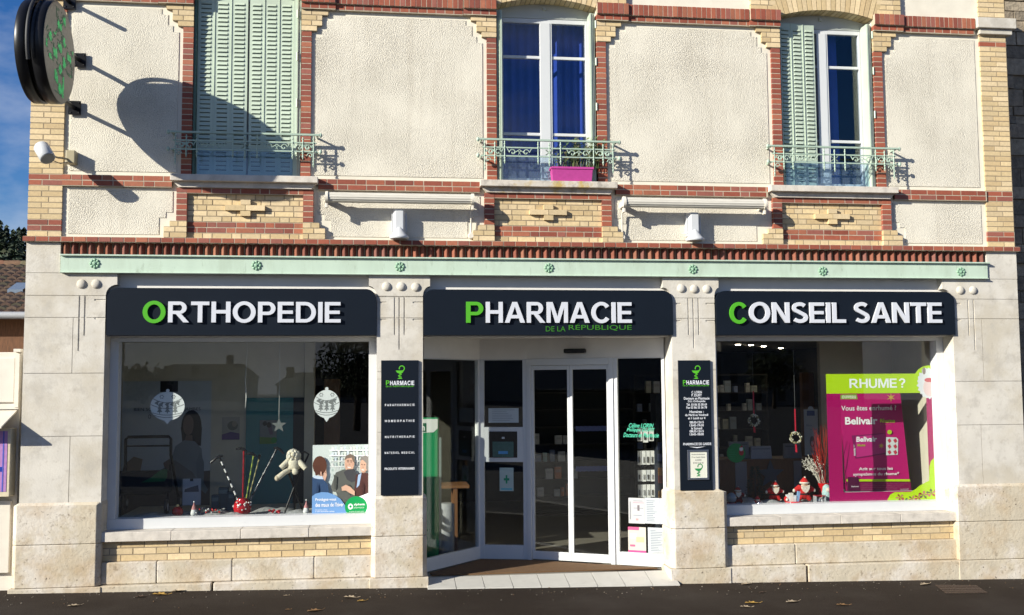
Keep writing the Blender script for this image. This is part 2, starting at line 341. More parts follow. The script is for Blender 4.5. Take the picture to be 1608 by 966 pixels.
def write(mb, s, x0, x1, z0, z1, y, c, off=.0, shear=0):
    v, f = text_mesh(s, off)
    a0 = min(p[0] for p in v); a1 = max(p[0] for p in v); b0 = min(p[1] for p in v); b1 = max(p[1] for p in v)
    fx = (x1-x0)/max(a1-a0, 1e-6); fz = (z1-z0)/max(b1-b0, 1e-6)
    vs_ = [(x0+(p[0]-a0)*fx+shear*(p[1]-b0)*fz, y, z0+(p[1]-b0)*fz) for p in v]
    # all letters of one line face outward
    fs = []
    for t in f:
        p = [vs_[i] for i in t]; ar = sum(p[i][0]*p[(i+1) % len(p)][2]-p[(i+1) % len(p)][0]*p[i][2] for i in range(len(p)))
        fs.append(t if ar > 0 else t[::-1])
    mb.add(vs_, fs, False, c)

# ------------------------------------------------------------------ bricks
YEL = [(.58, .44, .24), (.62, .475, .265), (.54, .40, .215), (.60, .465, .275), (.64, .50, .30)]
RED = [(.29, .076, .041), (.25, .062, .035), (.32, .09, .047), (.225, .06, .038), (.27, .088, .062), (.34, .115, .062)]
def bc(pal):
    c = random.choice(pal); k = random.uniform(.86, 1.1); return (c[0]*k, c[1]*k, c[2]*k)
G = .012
MD, ML = (.28, .22, .145), (.46, .39, .29)
def course(mb, x0, x1, z0, h, y0, y1, pal, lens, shift=0):
    x = x0-shift; i = 0
    while x < x1-.004:
        L = lens[i % len(lens)]; a, b = max(x, x0), min(x+L, x1)
        if b-a > .02:
            mb.box(a+(G/2 if a > x0 else 0), b-(G/2 if b < x1-.003 else 0), y0+random.uniform(0, .003), y1, z0+G/2, z0+h-G/2, bc(pal))
        x += L; i += 1
def courses(mb, x0, x1, z0, n, h, y0, y1, pals, lens=(.235, .115), stag=.1):
    for k in range(n): course(mb, x0, x1, z0+k*h, h, y0, y1, pals[k] if isinstance(pals[0], list) else pals, lens, (k % 2)*stag)

# ------------------------------------------------------------------ ground
mb = MB()
def slab(x0, x1, y0, y1, dz):
    mb.add([(x0, y0, zg(x0)+dz), (x1, y0, zg(x1)+dz), (x1, y1, zg(x1)+dz), (x0, y1, zg(x0)+dz)], [(0, 1, 2, 3)])
slab(-260, 260, -260, 400, -.16); struct(mb.build('ground', M['road']))
mb = MB()
xa, xb = -60, 60
mb.add([(xa, -3.6, zg(xa)), (xb, -3.6, zg(xb)), (xb, .6, zg(xb)), (xa, .6, zg(xa)), (xa, -3.6, zg(xa)-.2), (xb, -3.6, zg(xb)-.2)], [(0, 1, 2, 3), (4, 5, 1, 0)])
struct(mb.build('pavement', M['asphalt']))
mb = MB()
mb.add([(xa, -3.78, zg(xa)+.004), (xb, -3.78, zg(xb)+.004), (xb, -3.6, zg(xb)+.004), (xa, -3.6, zg(xa)+.004), (xa, -3.78, zg(xa)-.2), (xb, -3.78, zg(xb)-.2)], [(0, 1, 2, 3), (4, 5, 1, 0)])
struct(mb.build('kerb', M['stone']))

# ------------------------------------------------------------------ the pharmacy building
B = thing('pharmacy_building', 'cream rendered pharmacy building with red and yellow brick trim and three shopfront bays', 'building', (2.1, 0, 0))
WC = [-1.692, 2.102, 5.927]; HW = .66
QL0, QL1, QR0, QR1 = -4.257, -3.865, 8.14, 8.54
CH = .0695

# upper wall: slab with openings, side and rear walls, unseen roof set low so sun reaches the neighbour
mb = MB()
xs = [QL0+.02]; 
for c in WC: xs += [c-HW, c+HW]
xs += [QR1-.02]
for i in range(0, len(xs)-1, 2): mb.box(xs[i], xs[i+1], .03, .4, 4.2, 7.82)
for c in WC: mb.box(c-HW, c+HW, .03, .4, 4.2, 5.0); mb.box(c-HW, c+HW, .031, .4, 7.5, 7.819)
mb.box(QL0+.02, QL0+.3, .4, 9, -.4, 7.82); mb.box(QR1-.3, QR1-.02, .4, 9, -.4, 7.82); mb.box(QL0+.3, QR1-.3, 8.7, 9, -.4, 7.82)
mb.box(QL0+.03, QR1-.03, .02, 8.99, 7.83, 7.9)
mb.build('wall', M['smooth'], B)

# stippled fields with stepped corners
def steps_top(x, s, z1): # corner at jamb x, s = +1 field lies to the right
    return [(x+s*.27, z1), (x+s*.27, z1-.07), (x+s*.19, z1-.07), (x+s*.19, z1-.21), (x+s*.13, z1-.21), (x+s*.13, z1-.29), (x+s*.055, z1-.29)]
def steps_bot(x, s, z0):
    return [(x+s*.055, z0+.28), (x+s*.135, z0+.28), (x+s*.135, z0+.21), (x+s*.215, z0+.21), (x+s*.215, z0)]
mb = MB()
JW = .125
lo, hi = 5.085, 7.145
fields = [(QL1, WC[0]-HW-JW, 0, 1), (WC[0]+HW+JW, WC[1]-HW-JW, 1, 1), (WC[1]+HW+JW, WC[2]-HW-JW, 1, 1), (WC[2]+HW+JW, QR0, 1, 0)]
for a, b, sa, sb in fields:
    left = list(reversed(steps_top(a, 1, hi))) if sa else [(a+.07, hi)]
    right = steps_top(b, -1, hi) if sb else [(b-.07, hi)]
    poly = [(a+(.055 if sa else .07), lo)]+left+right+[(b-(.055 if sb else .07), lo)]
    mb = MB(); mb.prism(poly, .022, .05); mb.build('stippled_render', M['stipple'], B)
AF = .825      # apron frame half width
lo2, hi2 = 4.31, 4.85
af = [(QL1, WC[0]-AF, 0, 1), (WC[0]+AF, WC[1]-AF, 1, 1), (WC[1]+AF, WC[2]-AF, 1, 1), (WC[2]+AF, QR0, 1, 0)]
for a, b, sa, sb in af:
    left = [(a+.055, hi2)]+steps_bot(a, 1, lo2) if sa else [(a+.07, hi2), (a+.07, lo2)]
    right = list(reversed(steps_bot(b, -1, lo2)))+[(b-.055, hi2)] if sb else [(b-.07, lo2), (b-.07, hi2)]
    mb = MB(); mb.prism(left+right, .022, .05); mb.build('stippled_render', M['stipple'], B)

# brickwork: mortar backing + bricks
def brickpart(name, fn):
    m1 = MB(); m2 = MB(); fn(m1, m2); o = m1.build(name, M['brick'], B); m2.build('mortar_bed', M['mortar'], o); return o
def quoin(x0, x1):
    def fn(b, m):
        pal = [YEL]+[RED]*2+[YEL]*6+[RED]*2+[YEL]*29+[RED]+[YEL]*9
        for k in range(len(pal)):
            z = 4.268+k*CH
            if z > 7.76: break
            if k % 2: course(b, x0, x1, z, CH, 0, .2, pal[k], (.155, .237))
            else: course(b, x0, x1, z, CH, 0, .2, pal[k], (.237, .155))
            m.box(x0+.006, x1-.006, .004, .25, z, z+CH, ML if pal[k] is RED else MD)
    return fn
brickpart('corner_brickwork', quoin(QL0, QL1)); brickpart('corner_brickwork', quoin(QR0, QR1))

def jamb(c, s):
    def fn(b, m):
        x0, x1 = sorted((c+s*HW, c+s*(HW+JW)))
        for k in range(27):
            z = 5.045+k*CH
            if z+CH > 6.925: break
            b.box(x0, x1, -.002, .24, z+G/2, z+CH-G/2, bc(RED))
        m.box(x0+.004, x1-.004, .001, .26, 5.04, 7.2, ML)
        for k, (w, ln) in enumerate(((.19, (.19,)), (.255, (.125, .13)), (.255, (.19, .07)), (.33, (.125, .205)))):
            z = 7.2-(4-k)*CH; x0, x1 = sorted((c+s*HW, c+s*(HW+w)))
            course(b, x0, x1, z, CH, -.012, .24, YEL, ln if s > 0 else ln[::-1])
            m.box(x0+.006, x1-.006, -.007, .2, z, z+CH, MD)
    return fn
for c in WC:
    for s in (-1, 1): brickpart('window_jamb_brickwork', jamb(c, s))

def topseg(a, c):
    def fn(b, m):
        course(b, a, c, 7.205, .07, -.02, .2, RED, (.115,))
        n = round((c-a)/.066)
        for k in range(n): b.box(a+k*(c-a)/n+.003, a+(k+1)*(c-a)/n-.006, -.05+random.uniform(0, .003), .2, 7.278, 7.42, bc(RED))
        m.box(a, c, -.016, .2, 7.2, 7.275, ML); m.box(a, c, -.046, .2, 7.2755, 7.418, ML)
    return fn
for a, c in [(QL0, WC[0]-HW-.43), (WC[0]+HW+.43, WC[1]-HW-.43), (WC[1]+HW+.43, WC[2]-HW-.43), (WC[2]+HW+.43, 8.06)]: brickpart('upper_brick_band', topseg(a, c))
def toppad(c, s):
    def fn(b, m):
        x0, x1 = sorted((c+s*HW, c+s*(HW+.425)))
        course(b, x0, x1, 7.205, .07, -.045, .24, RED, (.11,))
        for k in range(6): b.box(x0+k*(x1-x0)/6+.003, x0+(k+1)*(x1-x0)/6-.006, -.08, .24, 7.278, 7.42, bc(RED))
        m.box(x0+.002, x1-.002, -.041, .2, 7.2, 7.275, ML); m.box(x0+.002, x1-.002, -.076, .2, 7.2755, 7.418, ML)
        xa_, xb_ = sorted((c+s*(HW+.06), c+s*(HW+.40)))
        for k in range(5): course(b, xa_, xb_, 7.425+k*CH, CH, -.03, .2, YEL, (.235, .115), (k % 2)*.1)
        m.box(xa_+.004, xb_-.004, -.025, .2, 7.421, 7.77, MD)
    return fn
for c in WC:
    for s in (-1, 1): brickpart('arch_shoulder_brickwork', toppad(c, s))
def archring(c):
    def fn(b, m):
        Rr = (HW*HW+.01)/.2; zc = 7.46-Rr; am = math.asin((HW+.05)/Rr); n = 22
        for k in range(n):
            a0 = -am+2*am*k/n; a1 = -am+2*am*(k+1)/n; e = .0022
            q = [(c+r*math.sin(a), zc+r*math.cos(a)) for r, a in ((Rr, a0+e), (Rr, a1-e), (Rr+.34, a1-e), (Rr+.34, a0+e))]
            b.prism(q, -.028, .22, bc(YEL))
            q = [(c+r*math.sin(a), zc+r*math.cos(a)) for r, a in ((Rr+.005, a0), (Rr+.005, a1), (Rr+.335, a1), (Rr+.335, a0))]
            m.prism(q, -.023, .25, MD)
    return fn
for c in WC: brickpart('window_arch_brickwork', archring(c))
def sillband(a, c):
    def fn(b, m): courses(b, a, c, 4.892, 2, CH, -.022, .2, RED, (.235, .125), .13); m.box(a, c, -.018, .2, 4.89, 5.03, ML)
    return fn
for a, c in [(QL1, WC[0]-.885), (WC[0]+.885, WC[1]-.885), (WC[1]+.885, WC[2]-.885), (WC[2]+.885, QR0)]: brickpart('sill_brick_band', sillband(a, c))
def apron(c):
    def fn(b, m):
        for s in (-1, 1):
            x0, x1 = sorted((c+s*.70, c+s*AF))
            for k in range(6): b.box(x0, x1, -.03, .2, 4.474+k*CH+G/2, 4.474+(k+1)*CH-G/2, bc(RED))
            m.box(x0+.005, x1-.005, -.027, .2, 4.47, 4.89, ML)
            for z, w, ln in ((4.404, .20, (.1, .1)), (4.335, .27, (.135, .135)), (4.266, .27, (.07, .2))):
                xa_, xb_ = sorted((c+s*.70, c+s*(.70+w))); course(b, xa_, xb_, z, CH, -.038, .2, YEL, ln); m.box(xa_+.005, xb_-.005, -.033, .2, z, z+CH, MD)
        course(b, c-.70, c+.70, 4.82, CH, -.03, .2, RED, (.235, .115), .06); m.box(c-.7, c+.7, -.027, .2, 4.82, 4.888, ML)
        pal = [YEL, RED, RED]+[YEL]*5
        for k in range(8):
            course(b, c-.70, c+.70, 4.266+k*CH, CH, .012, .2, pal[k], (.235, .115), (k % 2)*.12+(.05 if k % 3 == 0 else 0))
            m.box(c-.7, c+.7, .017, .2, 4.266+k*CH, min(4.82, 4.266+(k+1)*CH), ML if pal[k] is RED else MD)
        z = 4.266+4*CH
        b.box(c-.06, c+.06, -.03, .1, z+.004, z+CH-.004, bc(YEL)); b.box(c-.06, c+.06, -.03, .1, z+2*CH+.004, z+3*CH-.004, bc(YEL))
        b.box(c-.245, c-.003, -.034, .1, z+CH+.002, z+2*CH-.002, bc(YEL)); b.box(c+.003, c+.235, -.034, .1, z+CH+.002, z+2*CH-.002, bc(YEL))
    return fn
for c in WC: brickpart('apron_brickwork', apron(c))

def lowband(b, m):
    course(b, QL0-.03, QR1+.03, 4.2, .066, -.055, .2, RED, (.145, .15, .14)); m.box(QL0-.025, QR1+.025, -.05, .2, 4.202, 4.264, ML)
    n = 122; p = (8.10-QL1)/n
    for k in range(n):
        x = QL1+k*p; c0 = bc(RED); c = (c0[0]*.72, c0[1]*.82, c0[2]*.85)
        b.hprism([(x+.002, .06), (x+p*.48, -.006), (x+p*.58, -.006), (x+p-.002, .06)], 4.052, 4.199, c)
    m.box(QL1, 8.10, .055, .2, 4.05, 4.2, MD)
brickpart('dentil_course', lowband)

# cornice stone at the corner, green beam, rosettes
mb = MB(); mb.box(8.07, 8.64, -.09, .3, 7.285, 7.43); mb.box(8.12, 8.60, -.05, .3, 7.21, 7.283); mb.build('cornice_stone', M['stone'], B, bevel=.008)
mb = MB(); mb.box(QL1+.012, 8.10, -.03, .1, 3.835, 4.03); mb.box(QL1+.012, 8.12, -.065, .1, 4.031, 4.05); mb.box(QL1+.012, 8.10, -.055, .1, 3.826, 3.836)
mb.build('steel_beam', M['green'], B, bevel=.003)
for px, py in ((149, 414), (403, 417), (628, 419), (862, 421), (1088, 423), (1292, 426), (1509, 427)):
    x, z = at(px, py, -.03); mb = MB()
    for k in range(8):
        a = k*math.pi/4; mb.ball((x+.045*math.cos(a), -.034, z+.045*math.sin(a)), .019, .012, .019, 8, 6)
    mb.lathe([(.034, 0), (.034, .008), (.02, .012)], (x, -.03, z), 14, axis='y'); mb.ball((x, -.04, z), .016, .012, .016, 8, 6)
    mb.build('rosette', M['rosette'], B)

# piers
def grid_slab(mb, x0, x1, z0, z1, y0, y1, cuts):
    """front slab with grooves left out: cells of a grid, only outer faces"""
    xs = sorted({x0, x1, *[c for q in cuts for c in q[:2]]}); zs = sorted({z0, z1, *[c for q in cuts for c in q[2:]]})
    def solid(i, j):
        if not (0 <= i < len(xs)-1 and 0 <= j < len(zs)-1): return False
        cx_, cz_ = (xs[i]+xs[i+1])/2, (zs[j]+zs[j+1])/2
        return not any(q[0] < cx_ < q[1] and q[2] < cz_ < q[3] for q in cuts)
    for i in range(len(xs)-1):
        for j in range(len(zs)-1):
            if not solid(i, j): continue
            a, b, c, d = xs[i], xs[i+1], zs[j], zs[j+1]
            mb.add([(a, y0, c), (b, y0, c), (b, y0, d), (a, y0, d)], [(0, 1, 2, 3)])
            if not solid(i-1, j): mb.add([(a, y1, c), (a, y0, c), (a, y0, d), (a, y1, d)], [(0, 1, 2, 3)])
            if not solid(i+1, j): mb.add([(b, y0, c), (b, y1, c), (b, y1, d), (b, y0, d)], [(0, 1, 2, 3)])
            if not solid(i, j-1): mb.add([(a, y1, c), (b, y1, c), (b, y0, c), (a, y0, c)], [(0, 1, 2, 3)])
            if not solid(i, j+1): mb.add([(a, y0, d), (b, y0, d), (b, y1, d), (a, y1, d)], [(0, 1, 2, 3)])
P1, P2, P3, P4 = (QL0, -3.33), (-.078, .495), (3.705, 4.283), (7.585, QR1)
def pier(xr, balls, cuts_px, ticks, flareL, flareR, vjoint, plinth, corner=None, joints=(3.29, 2.62, 1.87)):
    x0, x1 = xr; g = .0035; mb = MB(); cuts = []
    for px, y0, y1 in cuts_px:
        x = X(px, (y0+y1)/2); cuts.append((x-.010, x+.010, Z(px, y1), Z(px, y0)))
    for pa, pb, py in ticks: cuts.append((max(X(pa, py), x0-.0), min(X(pb, py), x1), Z(pa, py)-.010, Z(pa, py)+.010))
    for z in joints: cuts.append((x0, x1, z-g, z+g))
    for (x, za, zb) in vjoint: cuts.append((x-g, x+g, za, zb))
    cuts.append((x0, x1, 3.555-.003, 3.555+.003))
    grid_slab(mb, x0, x1, 1.06, 3.56, 0, .009, cuts)
    mb.box(x0, x1, .0092, .4, 1.06, 3.56)
    # capital with curved flare
    L, Rr = [], []
    for k in range(7):
        a = k*math.pi/12
        L.append((x0-flareL*(1-math.cos(a)), 3.56+.13*math.sin(a))); Rr.append((x1+flareR*(1-math.cos(a)), 3.56+.13*math.sin(a)))
    poly = Rr+[(x1+flareR, 3.826), (x0-flareL, 3.826)]+L[::-1]
    mb.prism(poly, 0, .4)
    if corner: mb.box(corner[0], corner[1], -.004, .3, 3.83, 4.198)
    p = mb.build('stone_pier', M['stone'], B, bevel=0)
    for bx, by in balls:
        x, z = at(bx, by); m2 = MB(); m2.ball((x, 0, z), .057, .030, .057, 18, 10); m2.build('stone_ball', M['stone'], p)
    a, b, cl, cr = plinth; m3 = MB()
    def ch(z0, z1, y, cl_, cr_, top):
        c = .05
        pl = [(a, .4), (a, y+(c if cl_ else 0))]+([(a+c, y)] if cl_ else [])+([(b-c, y)] if cr_ else [])+[(b, y+(c if cr_ else 0)), (b, .4)]
        m3.hprism(pl, z0, z1)
        if top:
            q = [(x0-.004 if x == a else x1+.004 if x == b else x, max(yy, -.003)) for x, yy in pl]; n = len(pl)
            q = [(min(max(x, x0-.004), x1+.004), yy) for x, yy in q]
            m3.add([(x, y_, z1) for x, y_ in pl]+[(x, y_, z1+.035) for x, y_ in q], [(i, (i+1) % n, (i+1) % n+n, i+n) for i in range(n)][::-1])
    ch(.605, 1.055, -.04, cl, cr, True); ch(.105, .6, -.04, cl, cr, False)
    m3.box(a-.02, b+.02, -.055, .4, -.35, .1)
    m3.build('pier_plinth', M['plinth'], p, bevel=.008)
    return p
pier(P1, ((128, 446), (151, 446)), ((124, 464, 551), (133, 464, 527)), ((148, 166, 471), (148, 166, 500)), 0, .13,
     ((-3.70, 2.62, 3.29), (-3.70, 1.09, 1.87)), (-4.32, -3.318, True, True), (QL0, QL1))
pier(P2, ((607, 450), (630, 450), (653, 451)), ((619.7, 465, 526), (627, 465, 549), (635, 465, 526)), ((590, 607, 475), (590, 607, 502), (648, 666, 475), (648, 666, 502)), .10, .09,
     (), (-.14, .543, True, True))
pier(P3, ((1070, 453), (1090, 454), (1110, 454)), ((1081, 468, 526), (1089, 468, 547), (1097, 468, 526)), ((1054, 1069, 477), (1054, 1069, 504), (1108, 1126, 477), (1108, 1126, 504)), .11, .06,
     (), (3.64, 4.392, True, True))
pier(P4, ((1508, 456), (1528, 456)), ((1521, 471, 528), (1530, 471, 550)), ((1498, 1509, 477), (1498, 1509, 503)), .13, 0,
     ((8.00, 2.45, 3.29), (7.93, 1.09, 1.87)), (7.53, 8.60, False, True), (8.105, QR1), (3.29, 2.45, 1.87))

# lower wall behind piers with three bays
mb = MB()
bays = [(P1[1], P2[0]), (P2[1], P3[0]), (P3[1], P4[0])]
mb.box(QL0+.02, QR1-.02, .12, .42, 3.06, 4.2)
mb.box(QL0+.02, P1[1], .41, .42, -.3, 3.06)
mb.build('lintel_wall', M['lintel'], B)
mb = MB()
for a, b in (bays[0], bays[2]):
    mb.box(a, b, .12, .42, -.3, .70)
mb.build('shop_base_wall', M['stone'], B)
def shopbase(a, c):
    def fn(b, m):
        for k in range(3): course(b, a+.0, c, .368+k*.0785, .0785, .085, .2, YEL, (.27,), (k % 2)*.13+.05)
        m.box(a, c, .090, .2, .366, .61, MD)
    return fn
for a, c in (bays[0], bays[2]): brickpart('shop_base_brickwork', shopbase(a, c))
for a, b in (bays[0], bays[2]):
    mb = MB(); n = 4; w = (b-a)/n
    for k in range(n): mb.box(a+k*w+(.002 if k else 0), a+(k+1)*w-.002, .012+random.uniform(0, .004), .3, .61, .722)
    mb.build('shop_sill', M['sill'], B, bevel=.006)
    mb = MB()
    cutsx = [a, a+(b-a)*.2, a+(b-a)*.47, a+(b-a)*.77, b] if a < 0 else [a, a+(b-a)*.31, b]
    for k in range(len(cutsx)-1):
        mb.box(cutsx[k]+.003, cutsx[k+1]-.003, .03+random.uniform(-.004, .004), .3, .108, .366)
    cutsx = [a, a+(b-a)*.4, b] if a < 0 else [a, a+(b-a)*.345, b]
    for k in range(len(cutsx)-1):
        mb.box(cutsx[k]+.022, cutsx[k+1]-.022 if k == len(cutsx)-2 else cutsx[k+1]-.003-.0, -.045+random.uniform(-.003, .003), .3, -.35, .104)
    mb.build('base_stone', M['plinth'], B, bevel=.012)

# shop windows
for a, b in (bays[0], bays[2]):
    m = MB(); y0, y1 = .26, .44; z0, z1 = .724, 3.058
    m.box(a+.001, b-.001, y0-.02, y1, z0, z0+.125); m.box(a+.001, b-.001, y0, y1, z1-.05, z1)
    m.box(a+.001, a+.10, y0, y1, z0+.1255, z1-.0505); m.box(b-.10, b-.001, y0, y1, z0+.1255, z1-.0505)
    for t in (.06, .33, .5, .72, .93): m.box(a+(b-a)*t-.025, a+(b-a)*t+.025, y0-.0225, y0-.019, z0+.05, z0+.058)
    f = m.build('shop_window', M['pvc'], B, bevel=.004)
    m = MB(); m.box(a+.098, b-.098,   .412, .419, z0+.124, z1-.049); m.build('pane', M['glass'], f)

# ---- entrance: angled glazed screen
ZT, ZH, FL = 2.80, 3.06, .055
EA, EB, EC, ED, EE = (.50, .50), (1.33, 1.46), (2.00, 1.28), (3.09, .70), (3.705, .37)
def frame_xf(P, Q):
    dx, dy = Q[0]-P[0], Q[1]-P[1]; n = math.hypot(dx, dy); u = (dx/n, dy/n)
    return (lambda p: (P[0]+u[0]*p[0]-u[1]*p[1], P[1]+u[1]*p[0]+u[0]*p[1], p[2])), n
def glazed(name, P, Q, bars, panes, parent, hdr=True):
    """bars, panes: (u0,u1,z0,z1); depth runs into the shop"""
    xf, n = frame_xf(P, Q); m = MB(); m.xf = xf
    for u0, u1, z0, z1 in bars(n): m.box(u0, u1, -.03, .03, z0, z1)
    o = m.build(name, M['pvc'], parent, bevel=.003)
    for q in panes(n):
        m = MB(); m.xf = xf; m.box(q[0], q[1], -.004, .004, q[2], q[3]); m.build('pane', M['glass'], o)
    return o
en = B
glazed('entrance_side_screen', EA, EB, lambda n: [(0, n-.05, FL, FL+.17), (n-.05, n, FL, ZT), (0, n-.05, ZT-.012, ZT)], lambda n: [(0, n-.05, FL+.17, ZT-.012)], en)
glazed('entrance_panel', EB, EC, lambda n: [(0, .08, FL, ZT), (n-.07, n, FL, ZT), (.08, n-.07, FL, FL+.19), (.08, n-.07, 1.38, 1.86), (.08, n-.07, ZT-.012, ZT)],
       lambda n: [(.08, n-.07, FL+.19, 1.38), (.08, n-.07, 1.86, ZT-.012)], en)
xfs, nS = frame_xf(EC, ED)
m = MB(); m.xf = xfs
m.box(0, .055, -.05, .05, FL, ZT); m.box(nS-.06, nS, -.05, .05, FL, ZT); m.box(.055, nS-.06, -.06, .05, ZT-.09, ZT)
m.build('sliding_door_frame', M['pvc'], en, bevel=.003)
def leaf(u0, u1, w):
    m = MB(); m.xf = xfs; z1 = ZT-.092
    m.box(u0, u0+.036, w-.02, w+.02, FL+.01, z1); m.box(u1-.036, u1, w-.02, w+.02, FL+.01, z1); m.box(u0+.036, u1-.036, w-.02, w+.02, FL+.01, FL+.12); m.box(u0+.036, u1-.036, w-.02, w+.02, z1-.06, z1)
    o = m.build('sliding_door', M['pvc'], en, bevel=.003)
    m = MB(); m.xf = xfs; m.box(u0+.036, u1-.036, w-.004, w+.004, FL+.12, z1-.06); m.build('pane', M['glass'], o)
mid = nS/2-.003
leaf(.056, mid, 0); leaf(mid+.003, nS-.062, -.003)
glazed('entrance_panel', ED, EE, lambda n: [(0, .055, FL, ZT), (n-.04, n, FL, ZT), (.055, n-.04, FL, FL+.17), (.055, n-.04, ZT-.012, ZT)], lambda n: [(.055, n-.04, FL+.17, ZT-.012)], en)
m = MB()
for P, Q in ((EA, EB), (EB, EC), (EC, EE)):
    m.xf, n = frame_xf(P, Q); m.box(0, n, -.035, .05, ZT+.002, ZH+.02)
m.build('entrance_header', M['lintel'], en)
m = MB(); m.xf = xfs; m.box(nS*.46, nS*.46+.30, -.14, -.037, 2.87, 2.93); m.build('door_sensor', M['black'], en, bevel=.015)
m = MB(); m.hprism([(P2[1]+.001, .1), EA, EB, EC, EE, (P3[0]-.001, .1)], ZH+.0205, ZH+.05); m.build('entrance_ceiling', M['lintel'], en)
# screen hatch in the panel
xfp, nP = frame_xf(EB, EC); m = MB(); m.xf = xfp
m.box(.15, nP-.15, -.038, -.031, 1.44, 1.80, (.006, .006, .007)); m.box(.2, nP-.2, -.042, -.038, 1.45, 1.66, (.05, .12, .11)); m.box(.28, nP-.28, -.0435, -.042, 1.49, 1.53, (.08, .3, .6))
m.box(.33, .37, -.0435, -.038, 1.70, 1.725, (.6, .6, .6)); m.build('service_hatch', M['gloss'], en)
# threshold tiles and floor
m = MB(); nT = 9; x0, x1 = P2[1]+.05, P3[0]-.0
for k in range(nT):
    a = x0+(x1-x0)*k/nT; b = x0+(x1-x0)*(k+1)/nT
    zf = zg((a+b)/2)+.012; zr = .042; m.add([(a+.003, -.17, zf), (b-.003, -.17, zf), (b-.003, .24, zr), (a+.003, .24, zr), (a+.003, -.17, -.3), (b-.003, -.17, -.3), (b-.003, .24, -.3), (a+.003, .24, -.3)], [(0, 1, 2, 3), (4, 5, 1, 0), (5, 6, 2, 1), (7, 4, 0, 3)])
m.build('threshold_tiling', M['tile'], en, bevel=.003)
m = MB(); m.hprism([(x0-.04, .241), EA, EB, EC, EE], -.2, FL-.012); m.build('entrance_floor', M['floor'], en)
m = MB(); m.hprism([(.62, .3), (.60, .46), (1.36, 1.38), (1.98, 1.21), (3.06, .62), (3.55, .33)], FL-.011, FL+.004); tag(m.build('door_mat', M['mat']), 'brown coir mat inside the tiled threshold of the entrance', 'door mat')

# ------------------------------------------------------------------ shop interior
m = MB(); m.box(-3.95, QR1-.31, .425, 8.69, 3.112, 3.2); m.build('shop_ceiling', M['ceil'], B)
m = MB(); m.box(-3.95, QR1-.31, 1.5, 8.69, -.2, .035); m.box(3.72, QR1-.31, .43, 1.5, -.2, .036); m.box(-3.95, .45, .43, 1.5, -.2, .036); m.build('shop_floor', M['floor'], B)
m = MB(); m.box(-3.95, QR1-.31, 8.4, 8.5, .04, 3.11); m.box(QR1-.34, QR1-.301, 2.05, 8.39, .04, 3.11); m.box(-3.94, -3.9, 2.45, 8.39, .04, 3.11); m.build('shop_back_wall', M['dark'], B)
# partitions of the two display windows
XL = X(505, 600, 2.3)
m = MB(); m.box(-3.9, XL-.25, 2.3, 2.4, .04, 3.11); m.box(-3.95, -3.9, .43, 2.4, .04, 3.11); m.build('display_wall', M['inwall'], B)
m = MB(); m.box(XL-.24, XL-.1, 2.25, 2.45, .04, 3.11); m.build('display_column', M['inwall'], B)
m = MB(); m.box(XL+.0, X(534, 600, 3.0), 3.0, 3.08, .04, 2.55); m.build('wood_partition', M['wood'], B)
m = MB(); x0, z1 = at(387, 625, 2.29); x1, z0 = at(459, 812, 2.29); m.box(x0, x1, 2.27, 2.298, .75, z1); m.build('teal_panel', M['teal'], B)
m = MB(); x2 = X(481, 650, 2.29); m.box(x1+.002, x2, 2.27, 2.297, .75, z1); m.build('black_panel', M['blackmat'], B)
m = MB(); m.box(4.06, 4.12, .5, 1.85, .04, 3.11); m.build('sunblock_partition', M['inwall'], B)  # unseen partition added to block sun coming through the entrance
XG = X(1290, 650, 1.9)
m = MB(); m.box(XG, QR1-.32, 1.9, 2.0, .04, 3.11); m.box(P4[0]+.1, P4[0]+.2, .43, 1.9, .04, 3.11); m.build('display_wall', M['inwall'], B)
m = MB(); m.box(X(1261, 650, 2.6), XG+.2, 2.6, 2.7, .04, Z(1270, 585, 2.6)); m.build('wood_partition', M['wood'], B)
for a, b, dd in ((bays[0][0]+.1, bays[0][1]-.1, 2.0), (bays[2][0]+.1, bays[2][1]-.1, 1.0)):
    m = MB(); m.box(a-.1, b+.1, .445, dd, .70, .80); m.build('display_shelf', M['inwall'], B)
for px, py, Y in ((1159, 541.5, 2), (1199, 544, 2), (1226, 547, 3.4), (1239, 551, 3.5), (1239, 554.5, 4.2), (1228, 558, 5.5), (1178, 565, 5.5)):
    x, z = at(px, py, Y); t = (3.108-EYE)/(z-EYE)                       # slide along the line of sight up to the ceiling
    yy = (DIST+Y)*t-DIST; xx = x*t
    m = MB(); m.lathe([(.042, -.004), (.042, .002)], (xx, yy, 3.108), 12); tag(m.build('downlight', M['lamp']), 'unseen round spotlight added to brighten the shop shelving', 'ceiling light', 'spotlights in the shop ceiling')
for xx, yy in ((2.4, 2.9), (3.4, 2.9), (5.4, 4.3), (6.4, 4.4)):  # unseen spotlights added to brighten the shelving
    m = MB(); m.lathe([(.042, -.004), (.042, .002)], (xx, yy, 3.108), 12); tag(m.build('downlight', M['lamp']), 'unseen round spotlight added to brighten the shop shelving', 'ceiling light', 'spotlights in the shop ceiling')
# counter in the right display
m = MB(); x0 = X(1128, 750, 2.2); x1 = X(1300, 750, 2.2); zt = Z(1200, 721, 2.2)
m.box(x0, x1, 2.2, 2.8, .04, zt-.03); m.box(x0, x1+.02, 2.17, 2.83, zt-.029, zt)
c_ = thing('shop_counter', 'brown wooden sales counter seen behind the gnome figurines', 'counter', ((x0+x1)/2, 2.5, .04)); m.build('counter_body', M['wood'], c_)
for a, b in ((1155, 1173), (1247, 1259)):
    m = MB(); m.box(X(a, 750, 2.19), X(b, 750, 2.19), 2.19, 2.199, .04, zt-.03); m.build('grey_panel', mat('grey_laminate', (.25, .25, .27), .5), c_)
